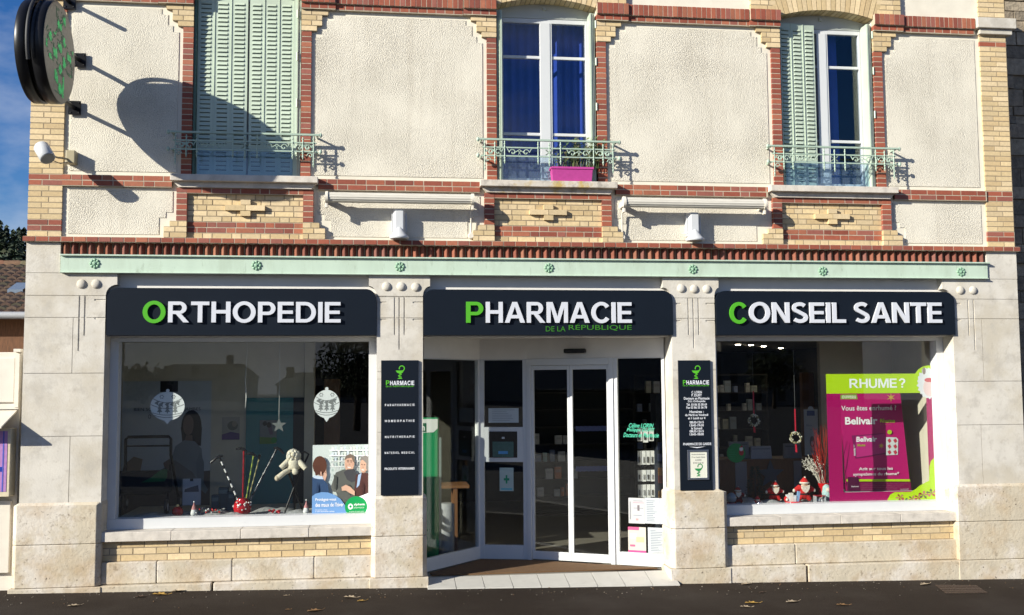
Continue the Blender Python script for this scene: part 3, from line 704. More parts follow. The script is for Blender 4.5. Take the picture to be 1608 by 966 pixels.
# shelving units with boxes
def shelving(x0, x1, y, z0, z1, n, label):
    s = thing('shelving_unit', label, 'shelf', ((x0+x1)/2, y, z0))
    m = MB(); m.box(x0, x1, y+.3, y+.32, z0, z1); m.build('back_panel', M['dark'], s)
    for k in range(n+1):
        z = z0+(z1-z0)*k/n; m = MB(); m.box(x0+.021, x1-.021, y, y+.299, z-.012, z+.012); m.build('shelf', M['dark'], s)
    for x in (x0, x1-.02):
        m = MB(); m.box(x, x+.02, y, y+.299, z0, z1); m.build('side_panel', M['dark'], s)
    return [z0+(z1-z0)*k/n+.013 for k in range(n)]
proto = None
def boxes(x0, x1, y, zs, gap, lab, grp, pal, hmax=.2):
    for z in zs:
        x = x0+.05
        while x < x1-.1:
            w = random.uniform(.05, .12); h = random.uniform(.5, 1)*hmax
            if random.random() > gap:
                m = MB(); c = random.choice(pal); m.box(x, x+w, y+.03, y+.12, z, z+h, c); m.box(x+w*.1, x+w*.9, y+.0275, y+.03, z+h*.55, z+h*.8, (c[0]*.5+.1, c[1]*.5+.1, c[2]*.5+.1))
                tag(m.build('medicine_box', M['paint']), lab, 'box', grp)
            x += w+random.uniform(.01, .06)
PAL = [(.45, .45, .42), (.5, .48, .4), (.25, .3, .35), (.4, .42, .45), (.35, .36, .3), (.2, .25, .4)]
zs = shelving(4.5, 7.0, 5.2, .6, 2.6, 6, 'tall dark shelving of pale boxes seen past the hanging wreaths')
boxes(4.5, 6.9, 5.2, zs[1:], .45, 'pale medicine box on the dim shelving seen past the hanging wreaths', 'medicine boxes on the shelving past the wreaths', PAL, .22)
zs = shelving(2.35, 4.2, 4.0, .3, 2.3, 7, 'dark wall shelving seen through the sliding doors')
boxes(2.35, 3.2, 4.0, zs[1:5], .35, 'small coloured box on the shelving seen through the sliding doors', 'boxes on the shelving behind the doors', [(.4, .13, .05), (.15, .25, .25), (.35, .35, .35), (.1, .13, .2)], .2)
for py in (672, 735):
    x0, z0 = at(902, py, 3.99); x1 = X(963, py, 3.99); s = thing('price_rail', ['blue price rail along the upper shelf behind the sliding door', 'blue price rail along the lower shelf behind the sliding door'][py > 700], 'price rail', ((x0+x1)/2, 3.98, z0-.03), 'price rails on the shelves')
    m = MB(); m.box(x0, x1, 3.975, 3.99, z0-.012, z0+.012, (.1, .11, .16)); m.build('rail_strip', M['paint'], s)
    for k in range(9):
        a = x0+(x1-x0)*k/9; m = MB(); m.prism([(a+.02, z0-.05), (a+.11, z0-.06), (a+.11, z0+.02), (a+.02, z0+.03)], 3.965, 3.972, (.16, .20, .5)); m.build('price_tag', M['paint'], s)

# ------------------------------------------------------------------ upper windows
def leafset(m, x0, x1, y, z0, z1, nl):
    """a folding metal shutter: nl leaves with pressed louvres"""
    w = (x1-x0)/nl; m.col = (.47, .545, .435)
    for k in range(nl):
        a, b = x0+k*w+.002, x0+(k+1)*w-.002
        m.box(a, b, y, y+.014, z0, z1)
        z = z0+.10; sx = w*.2
        while z < z1-.08:
            if not (z0+.36 < z < z0+.42):
                v = [(a+sx, y-.001, z), (b-sx, y-.001, z), (b-sx, y-.001, z+.032), (a+sx, y-.001, z+.032), (a+sx+.004, y-.013, z+.004), (b-sx-.004, y-.013, z+.004)]
                m.add(v, [(4, 5, 2, 3), (0, 1, 5, 4), (0, 4, 3), (1, 2, 5)])
                m.box(a+sx-.004, b-sx+.004, y-.003, y-.0005, z-.009, z+.001, (.035, .055, .04))  # dark strip painted in for the shade inside each louvre slot
            z += .0555
        if k: m.box(a-.006, a+.004, y-.008, y, z0+.005, z1-.005)
def upper_window(ci, kind):
    c = WC[ci]; z0, z1 = 5.042, 7.27
    # stone sill
    m = MB(); m.box(c-.885, c+.885, -.135, .3, 4.957, 5.038)
    m.prism([(c-.80, 4.89), (c+.80, 4.89), (c+.86, 4.956), (c-.86, 4.956)], -.06, .2)
    m.build('window_sill', M['lichen_sill'] if ci == 1 else M['sill'], B, bevel=.006)
    f = MB(); yF = .20
    f.box(c-.62, c-.55, yF, yF+.06, z0, z1); f.box(c+.55, c+.62, yF, yF+.06, z0, z1); f.box(c-.55, c+.55, yF, yF+.06, z1-.06, z1); f.box(c-.55, c+.55, yF, yF+.06, z0, z0+.09)
    f.box(c-.06, c+.075, yF-.02, yF+.05, z0+.0905, z1-.0605)
    for z in (5.70, 6.73): f.box(c-.549, c-.0605, yF+.005, yF+.045, z, z+.038); f.box(c+.0755, c+.549, yF+.005, yF+.045, z, z+.038)
    f.box(c+.075, c+.10, yF-.012, yF+.05, z0+.09, z1-.061)
    w = f.build('window', M['pvc'], B, bevel=.004)
    m = MB(); m.box(c-.549, c-.0605, yF+.02, yF+.026, z0+.09, z1-.06); m.build('pane', M['winglass'], w)
    m = MB(); m.box(c+.101, c+.549, yF+.02, yF+.026, z0+.09, z1-.06); m.build('pane', M['winglass'], w)
    m = MB(); m.box(c-.655, c+.655, .19, .27, z1+.001, 7.52); m.box(c+.12, c+.26, .183, .19, 7.285, 7.292); m.box(c+.30, c+.44, .183, .19, 7.285, 7.292)
    m.box(c-.02, c+.02, .15, .19, 7.38, 7.42); m.build('head_board', M['head'], w)
    # room behind
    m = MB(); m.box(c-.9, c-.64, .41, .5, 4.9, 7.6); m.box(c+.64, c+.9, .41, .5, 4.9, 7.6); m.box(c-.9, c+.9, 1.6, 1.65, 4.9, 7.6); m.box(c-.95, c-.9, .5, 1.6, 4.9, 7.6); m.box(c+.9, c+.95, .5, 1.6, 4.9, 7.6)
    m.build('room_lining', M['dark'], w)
    if kind == 'closed':
        for a, b in ((c-.625, c-.010), (c+.010, c+.56)):
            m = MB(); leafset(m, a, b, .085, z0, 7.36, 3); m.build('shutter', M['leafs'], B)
        m = MB(); m.box(c+.562, c+.65, .06, .13, z0, 7.36); m.box(c+.60, c+.615, .045, .06, z0, 7.36)
        for z in (5.35, 5.95, 6.55, 7.1): m.tube([(c+.607, .05, z), (c+.607, .05, z+.11)], .013, 8)
        m.build('shutter_post', M['shutter'], B)
        m = MB(); m.box(c-.655, c-.627, .02, .13, z0, 7.34); m.build('shutter_post', M['darkgreen'], B)
    else:
        # folded stack along the right reveal
        m = MB()
        for k in range(3): m.box(c+.575+k*.024, c+.592+k*.024, .0+.012*k, .185, z0, 7.30)
        for z in (5.35, 6.0, 6.6, 7.1): m.tube([(c+.652, -.004, z), (c+.652, -.004, z+.1)], .012, 8)
        m.build('shutter', M['shutter'], B)
        if kind == 'open':
            m = MB()
            for k in range(3): m.box(c-.648+k*.022, c-.632+k*.022, .0+.02*(2-k), .185, z0, 7.30)
            m.build('shutter', M['shutter'], B)
        else:
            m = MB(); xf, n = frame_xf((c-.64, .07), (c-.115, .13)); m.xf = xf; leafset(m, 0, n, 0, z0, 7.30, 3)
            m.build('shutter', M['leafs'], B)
            m = MB(); m.box(c-.656, c-.643, .02, .15, z0, 7.30); m.build('shutter_post', M['darkgreen'], B)
    m = MB(); m.box(c-.60, c+.56, .045, .052, z0, 5.40); m.build('acrylic_guard', M['guard'], B)
upper_window(0, 'closed'); upper_window(1, 'open'); upper_window(2, 'half')

# balcony railings
def railing(c, z_off):
    yR = -.13; m = MB(); zt = 5.545; za, zb = 5.455, 5.345; r = .009
    m.box(c-.90, c+.90, yR-.018, yR+.018, zt, zt+.022)
    for z in (za, zb): m.box(c-.86, c+.86, yR-.008, yR+.008, z-.008, z+.008)
    for sgn in (-1, 1):
        for z in (zt+.008, zb): m.box(c+sgn*.87-.010, c+sgn*.87+.010, yR, .03, z-.011, z+.009); m.ball((c+sgn*.915, yR, z), .022, .018, .03, 8, 6)
    for dx, bot in ((.83, 5.17), (.70, 5.27), (.575, 5.27), (.145, 5.27), (0, 5.25)):
        for sgn in ((-1, 1) if dx else (1,)):
            x = c+sgn*dx
            top = zt if dx in (.83, .575, .145) else zt-.02
            m.tube([(x, yR-.004, bot), (x, yR-.004, top)], r*.9, 6)
            for z in (bot+.01, bot+.05, za, zb, za+.045): m.ball((x, yR-.004, z), .014, .014, .012, 8, 5)
            m.tube([(x, yR-.004, bot), (x, yR-.004, bot-.03)], [.011, .001], 6)
    def scroll(x, z, s, k, r0=.046):
        pts = []
        for i in range(26):
            t = i/25; a = t*2.1*math.pi; rr = r0*(1-.78*t); pts.append((x+s*(rr*math.cos(a)), yR-.002, z+k*rr*math.sin(a)))
        m.tube(pts, .0065, 5)
    for sgn in (-1, 1):
        for x0, s in ((.765, 1), (.66, -1), (.47, 1), (.30, -1), (.745, -1)):
            x = c+sgn*x0
            scroll(x, zb+.048, s*sgn, 1, .044)
            m.tube([(x+s*sgn*.044, yR, zb+.048), (x+s*sgn*.07, yR, za-.012), (x+s*sgn*.10, yR, za)], .006, 5)
            m.tube([(x-s*sgn*.01, yR, zb+.04), (x-s*sgn*.07, yR, zb+.07), (x-s*sgn*.10, yR, zb+.02)], [.008, .007, .004], 5)
            m.tube([(x-s*sgn*.05, yR, zb+.06), (x-s*sgn*.09, yR, zb+.09)], [.007, .003], 5)
        scroll(c+sgn*.79, zb-.05, -sgn, 1, .036)
        for a in (40, 140, 220, 320):
            m.tube([(c, yR, (za+zb)/2), (c+.06*math.cos(R(a)), yR, (za+zb)/2+.05*math.sin(R(a)))], [.006, .009], 5)
    m.build('balcony_railing', M['rail'], B)
for c in WC: railing(c, 0)

# curtains behind the glass
def curtain(c, a, b, y, name_lab, ampl, mm):
    m = MB(); n = 60; v = []; f = []
    for i in range(n+1):
        x = c+a+(b-a)*i/n; yy = y+ampl*math.sin(i*.55)+ampl*.6*math.sin(i*.23+1)
        v += [(x, yy, 5.06), (x, yy+.01, 7.3)]
    for i in range(n): f.append((2*i, 2*i+2, 2*i+3, 2*i+1))
    v2 = [(p[0], p[1]+.004, p[2]) for p in v]; m.add(v, f, True); m.add(v2, [t[::-1] for t in f], True)
    tag(m.build('curtain', mm), name_lab, 'curtain', 'window curtains')
curtain(WC[1], -.60, -.02, .42, 'dark blue curtain hanging behind the window half without a flower box', .012, M['curtain'])
curtain(WC[1], .02, .60, .42, 'dark blue curtain hanging behind the flower box window half', .02, M['curtain'])
curtain(WC[2], -.60, .34, .42, 'dark blue curtain behind the window with one half-closed shutter', .006, M['curtain'])

# flower box with plants
x0, za = at(866, 262, -.1); x1 = X(931, 283, -.1); m = MB(); zb = 5.041
YB_ = -.115
fb = thing('flower_box', 'magenta plastic flower box with straggly plants on the middle window sill', 'flower box', ((x0+x1)/2, .08, zb))
t = .015
m.add([(x0+t, YB_+.01, zb), (x1-t, YB_+.01, zb), (x1-t, YB_+.13, zb), (x0+t, YB_+.13, zb), (x0, YB_, zb+.155), (x1, YB_, zb+.155), (x1, YB_+.14, zb+.155), (x0, YB_+.14, zb+.155)], [(3, 2, 1, 0), (0, 1, 5, 4), (1, 2, 6, 5), (2, 3, 7, 6), (3, 0, 4, 7)], False, (.42, .045, .235))
m.box(x0-.012, x1+.012, YB_-.01, YB_+.15, zb+.1555, zb+.185, (.46, .05, .26)); m.build('planter', M['paint'], fb, bevel=.004)
m = MB()
for k in range(110):
    x = random.uniform(x0+.05, x1+.02) if k < 60 else random.uniform((x0+x1)/2, x1+.08); y = YB_+random.uniform(.01, .13); h = random.uniform(.1, .3) if k < 50 else random.uniform(.2, .42)
    lx = random.uniform(-.05, .08); c1 = random.choice([(.10, .16, .04), (.16, .2, .06), (.22, .18, .09), (.07, .13, .03)])
    m.tube([(x, y, zb+.18), (x+lx*.5, y, zb+.18+h*.6), (x+lx, y-.02, zb+.18+h)], [.003, .0025, .001], 4, c1)
    for j in range(5 if h > .25 else 2):
        q = random.uniform(.4, 1); lz = zb+.18+h*q; xx = x+lx*q; d = random.choice((-1, 1))*random.uniform(.015, .03)
        m.add([(xx, y, lz), (xx+d, y-.01, lz+.008), (xx+d*1.8, y-.005, lz+.03), (xx+d*.6, y+.01, lz+.02)], [(0, 1, 2, 3)], False, c1)
m.build('plant', M['foliage'], fb)

# ------------------------------------------------------------------ signs on the shopfront
def fascia(px0, px1, words_, label, sub=None):
    (x0, z0), (x1, z1) = at(px0, 527, -.03), at(px1, 456, -.03); z0 = 3.073; z1 = 3.648
    s = thing('fascia_sign', label, 'shop sign', ((x0+x1)/2, -.03, z0), 'navy signs over the shopfront'); r = .13; pts = [(x0, z0), (x1, z0)]
    for k in range(9): a = k*math.pi/16; pts.append((x1-r+r*math.cos(a), z1-r+r*math.sin(a)))
    for k in range(9): a = math.pi/2+k*math.pi/16; pts.append((x0+r+r*math.cos(a), z1-r+r*math.sin(a)))
    m = MB(); m.prism(pts, -.03, .118); m.build('sign_panel', M['navy'], s, bevel=.004)
    first = True
    for txt, pa, pb, ya, yb in words_:
        xa_, xb_ = X(pa, 490, -.055), X(pb, 490, -.055); za, zb = Z((pa+pb)/2, yb, -.055), Z((pa+pb)/2, ya, -.055)
        for ch_, polys in bold_line(txt, xa_, xb_, za, zb, .10):
            if not polys: continue
            m = MB()
            for p in polys: m.prism(p, -.062, -.0305)
            m.build('letter', M['lime'] if len(txt) == 1 else M['letter'], s)
    if sub:
        m = MB(); (xa_, z_a), (xb_, z_b) = at(857, 520.5, -.033), at(888, 512.5, -.033); write(m, 'DE LA', xa_, xb_, z_a, z_b, -.034, (.035, .17, .014), .004); m.build('small_lettering', M['print'], s); m = MB()
        (xa_, z_a), (xb_, z_b) = at(893, 519.5, -.033), at(992, 508.5, -.033); write(m, 'RÉPUBLIQUE', xa_, xb_, z_a, z_b, -.034, (.035, .17, .014), .004)
        m.build('small_lettering', M['print'], s)
fascia(166.5, 591, [('O', 224, 260, 473, 507), ('RTHOPEDIE', 264, 535, 474, 506.5)], 'long navy shop sign reading ORTHOPEDIE over the display with walking canes')
fascia(665, 1056, [('P', 732, 759, 474, 507), ('HARMACIE', 763, 992, 474.5, 507)], 'navy shop sign reading PHARMACIE over the glass entrance', True)
fascia(1125.5, 1498, [('C', 1146, 1173, 475, 508), ('ONSEIL', 1176.5, 1328, 475, 507), ('SANTE', 1341, 1479, 475, 507)], 'navy shop sign reading CONSEIL SANTE over the display with the pink poster')

def serpent_cup(m, cx, cz, h, y, c):
    """bowl with a snake round its stem, as on pharmacy signs"""
    w = h*.8
    def pt(a, b): return (cx+a*h, cz+b*h)
    m.flat([pt(-.32, .62), pt(.30, .62), pt(.20, .46), pt(.06, .40), pt(-.06, .40), pt(-.22, .48)], y, c)
    for q in strokepath([pt(0, .40), pt(.0, .1)], .05*h): m.flat(q, y-.0004, c)
    m.flat([pt(-.2, 0), pt(.2, 0), pt(.06, .09), pt(-.06, .09)], y, c)
    path = []
    for i in range(15): a = R(200-290*i/14); path.append(pt(.14+.19*math.cos(a), .78+.19*math.sin(a)))
    path += [pt(.13, .58)]
    for q in strokepath(path, .07*h): m.flat(q, y-.0008, c)
    sn = [pt(.12*math.sin(t*2.6*math.pi/12*1.0)*(1 if t else 1), .40-.3*t/12) for t in range(13)]
    for q in strokepath(sn, .055*h): m.flat(q, y-.0012, c)
LIME = (.085, .42, .02); WH = (.72, .74, .78)
def plaque(px0, px1, py0, py1, label):
    x0, z1 = at(px0, py0, -.028); x1, z0 = at(px1, py1, -.028)
    s = thing('wall_plaque', label, 'sign', ((x0+x1)/2, -.02, z0), 'navy plaques on the stone piers')
    m = MB(); m.box(x0, x1, -.028, -.001, z0, z1); m.build('plaque_panel', M['navy'], s, bevel=.003)
    m = MB(); return s, m, x0, x1, z0, z1
def line_px(m, txt, pa, pb, ya, yb, y, c, off=.012, bold=False, shear=0):
    x0, z0 = at(pa, yb, y); x1, z1 = at(pb, ya, y)
    if bold:
        for _, ps in bold_line(txt, x0, x1, z0, z1, .16):
            for p in ps: m.flat(p, y, c)
    else: write(m, txt, x0, x1, z0, z1, y, c, off, shear)
def tline(s, *a, **k):
    m = MB(); line_px(m, *a, **k); m.build('text_line', M['print'], s)
def logo(m, cx, y):
    a, b = at(cx, 595, y); t = at(cx, 574, y)[1]; serpent_cup(m, a, b, t-b, y, LIME)
s, m, *_ = plaque(598.5, 657, 566, 777, 'navy plaque listing services on the pier beside the display with walking canes'); y = -.0295
logo(m, 628, y); m.build('emblem', M['print'], s)
tline(s, 'P', 606, 611.5, 597.5, 605, y, LIME, bold=True); tline(s, 'HARMACIE', 612.5, 650.5, 598, 605, y, WH, bold=True)
tline(s, 'DE LA', 606, 615, 605.8, 608, y, LIME, .01); tline(s, 'RÉPUBLIQUE', 617, 650, 605.2, 608.2, y, LIME, .01)
for t, yy, a, b in (('PARAPHARMACIE', 636, 604.5, 651), ('HOMEOPATHIE', 661, 604.5, 651), ('NUTRITHERAPIE', 686, 604.5, 651), ('MATERIEL MEDICAL', 711, 604, 651), ('PRODUITS VETERINAIRES', 736, 604, 651)):
    if len(t) > 20: tline(s, t, a, b, yy-2.2, yy+2.2, y, WH, .012)
    else:
        x0, z0 = at(a, yy+2, y); x1, z1 = at(b, yy-2, y)
        m = MB()
        for _, ps in bold_line(t, x0, x1, z0, z1, .55):
            for p in ps: m.flat(p, y, WH)
        m.build('text_line', M['print'], s)
s, m, *_ = plaque(1065, 1119.5, 566, 769.5, 'navy plaque of opening hours with a small framed notice set into it')
logo(m, 1093, y); m.build('emblem', M['print'], s)
tline(s, 'P', 1072.5, 1077, 597, 604, y, LIME, bold=True); tline(s, 'HARMACIE', 1078, 1113.5, 597.3, 604, y, WH, bold=True)
tline(s, 'DE LA', 1072.5, 1081, 604.6, 606.6, y, LIME, .01); tline(s, 'RÉPUBLIQUE', 1083, 1113.5, 604, 607, y, LIME, .01)
for t, yy, w, h in (('C. LORIN', 616, 8, 4), ('P. DUFIT', 620.8, 8, 4), ('Docteurs en Pharmacie', 625.6, 20, 4.4), ('D.U. Orthopédie', 630.6, 13.5, 4.4), ('Tél. 03 86 55 00 69', 635.4, 16, 4), ('Fax 03 86 55 36 78', 640, 16, 4), ('Horaires :', 646.6, 11, 4.4), ('du Mardi au Vendredi', 651.6, 18, 4), ('et 1 Lundi sur 4', 656.6, 13.5, 4), ('08h30-12h15', 663.2, 11, 4), ('13h45-19h30', 668, 11, 4), ('le Samedi', 672.6, 8.5, 4), ('08h30-12h15', 677.3, 11, 4), ('13h45-18h00', 682, 11, 4), ('PHARMACIE DE GARDE', 697.3, 22, 4.6)):
    c0 = 1094 if yy < 690 else 1095; tline(s, t, c0-w, c0+w, yy-h/2, yy+h/2, y, WH, .014)
m = MB(); x0, z0 = at(1082, 703, y); x1 = X(1108, 703, y); m.flat([(x0, z0+.012), ((x0+x1)/2, z0-.008), (x1, z0+.012), ((x0+x1)/2, z0+.004)], y, WH)
m.build('printed_mark', M['print'], s)
x0, z1 = at(1079, 706.5, -.03); x1, z0 = at(1113.5, 753.5, -.03); m = MB(); w = .028
m.box(x0, x1, -.043, -.0285, z0, z0+w); m.box(x0, x1, -.043, -.0285, z1-w, z1); m.box(x0, x0+w, -.042, -.0285, z0+w, z1-w); m.box(x1-w, x1, -.042, -.0285, z0+w, z1-w)
nf = m.build('notice_frame', M['metal'], s, bevel=.004); m = MB(); m.box(x0+w, x1-w, -.034, -.0286, z0+w, z1-w, (.66, .65, .55))
for t, yy, wd in (('Horaires de fermeture', 713.5, 10.5), ('17 rue Camille Dubois', 718, 10.5), ('AUXERRE', 722.5, 5), ('03 86 52 07 68', 727, 8)): line_px(m, t, 1096.5-wd, 1096.5+wd, yy-1.3, yy+1.3, -.0345, (.08, .08, .08), .01)
a, b = at(1097, 748, -.0345); serpent_cup(m, a, b, .16, -.0348, (.02, .22, .06)); m.build('notice_sheet', M['print'], nf)

# ------------------------------------------------------------------ round projecting sign on the corner
yc, rD = -.945, .575
xr = (X(117, 95, -.36)+X(68.4, 95, -1.5))/2; xl = xr-.30; zc = Z(92, 83, yc)
rs = thing('projecting_sign', 'round black projecting pharmacy sign with green cross lights on the corner brickwork', 'sign', (xr-.15, 0, zc))
m = MB()
m.lathe([(rD-.01, 0), (rD, .012), (rD, .125), (rD-.03, .128)], (xl, yc, zc), 48, axis='x'); m.lathe([(rD-.03, .172), (rD, .175), (rD, .288), (rD-.012, .30)], (xl, yc, zc), 48, axis='x')
m.lathe([(rD-.07, .10), (rD-.07, .20)], (xl, yc, zc), 48, axis='x'); m.build('sign_drum', M['black'], rs)
m = MB(); m.lathe([(rD-.016, .3005), (rD-.016, .304)], (xl, yc, zc), 48, axis='x'); m.build('sign_face', mat('sign_face', (.17, .155, .125), .35, var=.2, vscale=25), rs)
m = MB(); g = .0175
for i in range(-29, 30):
    for j in range(-29, 30):
        if not ((abs(i) <= 9 or abs(j) <= 9) and max(abs(i), abs(j)) <= 27): continue
        if math.hypot(i, j)*g > rD-.05: continue
        v = math.sin(i*.35+.5*j)+math.sin(j*.42-.3*i)+.5*math.sin(i*.9)
        on = v > .95 or (abs(abs(i)-8) <= 1 and v > .1 and j < 6) or (abs(j+22) < 4 and v > -.2)
        if not on and (random.random() < .55 or v < -.5): continue
        c = random.uniform(.35, .9); cc = (.004*c, .36*c, .09*c) if on else (.006, .04, .02)
        y0, z0 = yc+i*g, zc+j*g
        m.box(xl+.3045, xl+.307, y0-.0075, y0+.0075, z0-.0075, z0+.0075, cc)
m.build('led_cross', M['led'], rs)
m = MB(); pts = [(xl+.15, yc+(rD+.035)*math.cos(a), zc+(rD+.035)*math.sin(a)) for a in [R(-20+i*225/40) for i in range(41)]]
m.tube(pts, .022, 8); m.build('hoop', M['blackmat'], rs)
for (pa, pb) in ((128, 95), (120, 170), (112, 4)):
    x, z = at(pa, pb); m = MB()
    xe = xl+.15; dz = (z-zc); ye = yc+math.sqrt(max(0, (rD-.03)**2-min(dz*dz, (rD-.05)**2)))
    if pb == 4: ye = yc+.12; dz = rD+.03
    if pb == 4: m.tube([(x-.02, -.01, z), (x-.02, -.36, z-.01)], .026, 8)
    else: m.tube([(x-.02, -.01, z), ((x+xe)/2, ye*.5, z+(zc+dz-z)*.5), (xe, ye, zc+dz)], .026, 8)
    m.box(x-.09, x+.055, -.018, 0, z-.085, z+.085); 
    for sx in (-.06, .035):
        for sz in (-.06, .06): m.ball((x+sx, -.02, z+sz), .010, .008, .010, 8, 5)
    m.build('bracket', M['black'], rs)

# floodlight on the corner
x, z = at(84, 247, -.35); fl = thing('floodlight', 'white cylindrical floodlight on a beige bracket below the round sign', 'floodlight', (x, -.3, z))
m = MB(); ax = Vector((.42, -.35, -.62)).normalized(); c0 = Vector((*([X(70, 240, -.4)]), -.4, Z(70, 240, -.4)))
q = ax.to_track_quat('Z', 'Y')
m.xf = lambda p: tuple(c0+q @ Vector(p)); m.lathe([(.075, -.12), (.088, -.1), (.088, .1), (.08, .104)], (0, 0, 0), 20); m.build('lamp_housing', M['white'], fl)
m = MB(); m.xf = lambda p: tuple(c0+q @ Vector(p)); m.lathe([(.078, .1045), (.078, .108)], (0, 0, 0), 20); m.build('lens', mat('lens_grey', (.2, .2, .2), .3), fl)
m = MB(); bx, bz = at(114, 250, 0); m.box(bx-.055, bx+.055, -.10, .03, bz-.07, bz+.09); m.build('wall_box', M['beige'], fl, bevel=.01)
m = MB(); m.tube([(bx-.02, -.08, bz-.02), (bx-.12, -.22, bz-.03), tuple(c0+Vector((.05, .06, 0)))], .012, 6); m.tube([(bx, -.09, bz-.05), (bx-.08, -.2, bz-.10), (bx-.2, -.28, bz-.06), tuple(c0+Vector((.03, .08, -.03)))], .006, 5); m.build('arm', M['beige'], fl)

# awning cassettes + wall lamps
def awning(px0, px1, py0, py1, rod, label):
    Y = -.19; x0, za = at(px0, py0, Y); x1, zb = at(px1, py1, Y); z = (za+zb)/2; r = .064
    a = thing('rolled_awning', label, 'awning', ((x0+x1)/2, 0, z-.1), 'rolled awnings under the windows')
    m = MB(); n = 26; prof = []
    v = []; f = []
    for xx in (x0+.03, x1-.03):
        for i in range(n): ang = 2*math.pi*i/n; rr = r*(1 if i % 2 else .93); v.append((xx, Y+rr*math.cos(ang), z+rr*math.sin(ang)))
    m.add(v, [(i, (i+1) % n, (i+1) % n+n, i+n) for i in range(n)]); m.build('canvas_roll', M['awning'], a)
    for xx in (x0, x1-.03):
        m = MB(); m.lathe([(r+.012, 0), (r+.012, .032)], (xx, Y, z), 18, axis='x'); m.box(xx+.004, xx+.026, Y+.02, .03, z-.05, z+.03); m.box(xx, xx+.03, Y-.02, Y+.04, z-.13, z-.05); m.build('end_cap', M['oldwhite'], a, bevel=.004)
    xx = x1-.02 if rod > 0 else x0+.03
    m = MB(); m.tube([(xx, -.10, z-.06), (xx, -.03, z-.12), (xx, -.012, 4.36)], .011, 6); m.lathe([(.04, 0), (.04, .05), (.03, .055)], (xx, .025, 4.335), 16, axis='y'); m.build('crank_rod', M['oldwhite'], a)
awning(511, 744, 309.5, 314, 1, 'rolled cream awning with its crank rod near the middle window')
awning(978, 1202, 317.5, 321.5, -1, 'rolled cream awning close to the half-shuttered window')
def walllamp(px, py, label):
    x, z = at(px, py, -.09); w = thing('wall_lamp', label, 'wall lamp', (x, 0, z-.17), 'white wall lamps under the rolled awnings')
    m = MB(); pts = [(x-.085, .03), (x-.085, -.06), (x-.05, -.13), (x+.05, -.13), (x+.085, -.06), (x+.085, .03)]
    m.hprism(pts, z-.13, z+.15); m.hprism([(p[0]*.94+x*.06, p[1]*.92) for p in pts], z+.1505, z+.175); m.build('lamp_housing', M['white'], w, bevel=.008)
    for s_ in (-1, 1):
        m = MB(); m.box(x+s_*.088-.006, x+s_*.088+.006, -.075, .02, z-.10, z+.13); m.build('side_fin', M['white'], w, bevel=.003)
    m = MB(); m.lathe([(.112, -.20), (.122, -.19), (.122, -.172), (.105, -.158), (.02, -.05), (.004, -.04)], (x, -.115, z), 22); m.build('cone_foot', M['white'], w)
    m = MB(); m.lathe([(.07, -.207), (.098, -.2005)], (x, -.115, z), 22); m.build('lens', mat('lens_dark', (.22, .21, .2), .3), w)
walllamp(627, 351, 'white wall lamp under the awning between closed shutters and the middle window')
walllamp(1090, 355, 'white wall lamp with flared foot under the awning next to the half-shuttered window')

# ------------------------------------------------------------------ posters, stickers and displays on the glass
def sheet(px0, px1, py0, py1, Y, name, label, cat, base, draw=None, group=None, mm='print'):
    x0, z1 = at(px0, py0, Y); x1, z0 = at(px1, py1, Y); m = MB(); m.box(x0, x1, Y, Y+.003, z0, z1, base)
    if draw: draw(m, x0, x1, z0, z1, Y)
    return tag(m.build(name, M[mm]), label, cat, group)
def ell(cx, cz, rx, rz, n=20, a0=0, a1=360): return [(cx+rx*math.cos(R(a0+(a1-a0)*i/n)), cz+rz*math.sin(R(a0+(a1-a0)*i/n))) for i in range(n+(0 if a1-a0 >= 360 else 1))]
def clip(poly, x0, x1, z0, z1):
    def cut(p, inside, inter):
        o = []
        for i in range(len(p)):
            a, b = p[i], p[(i+1) % len(p)]
            if inside(a):
                o.append(a)
                if not inside(b): o.append(inter(a, b))
            elif inside(b): o.append(inter(a, b))
        return o
    for k, lim, sgn in ((0, x0, 1), (0, x1, -1), (1, z0, 1), (1, z1, -1)):
        if not poly: return []
        poly = cut(poly, lambda q: sgn*(q[k]-lim) >= 0, lambda a, b: tuple(a[j]+(b[j]-a[j])*(lim-a[k])/(b[k]-a[k]) for j in (0, 1)))
    return poly
YI = .424     # just inside the shop glass
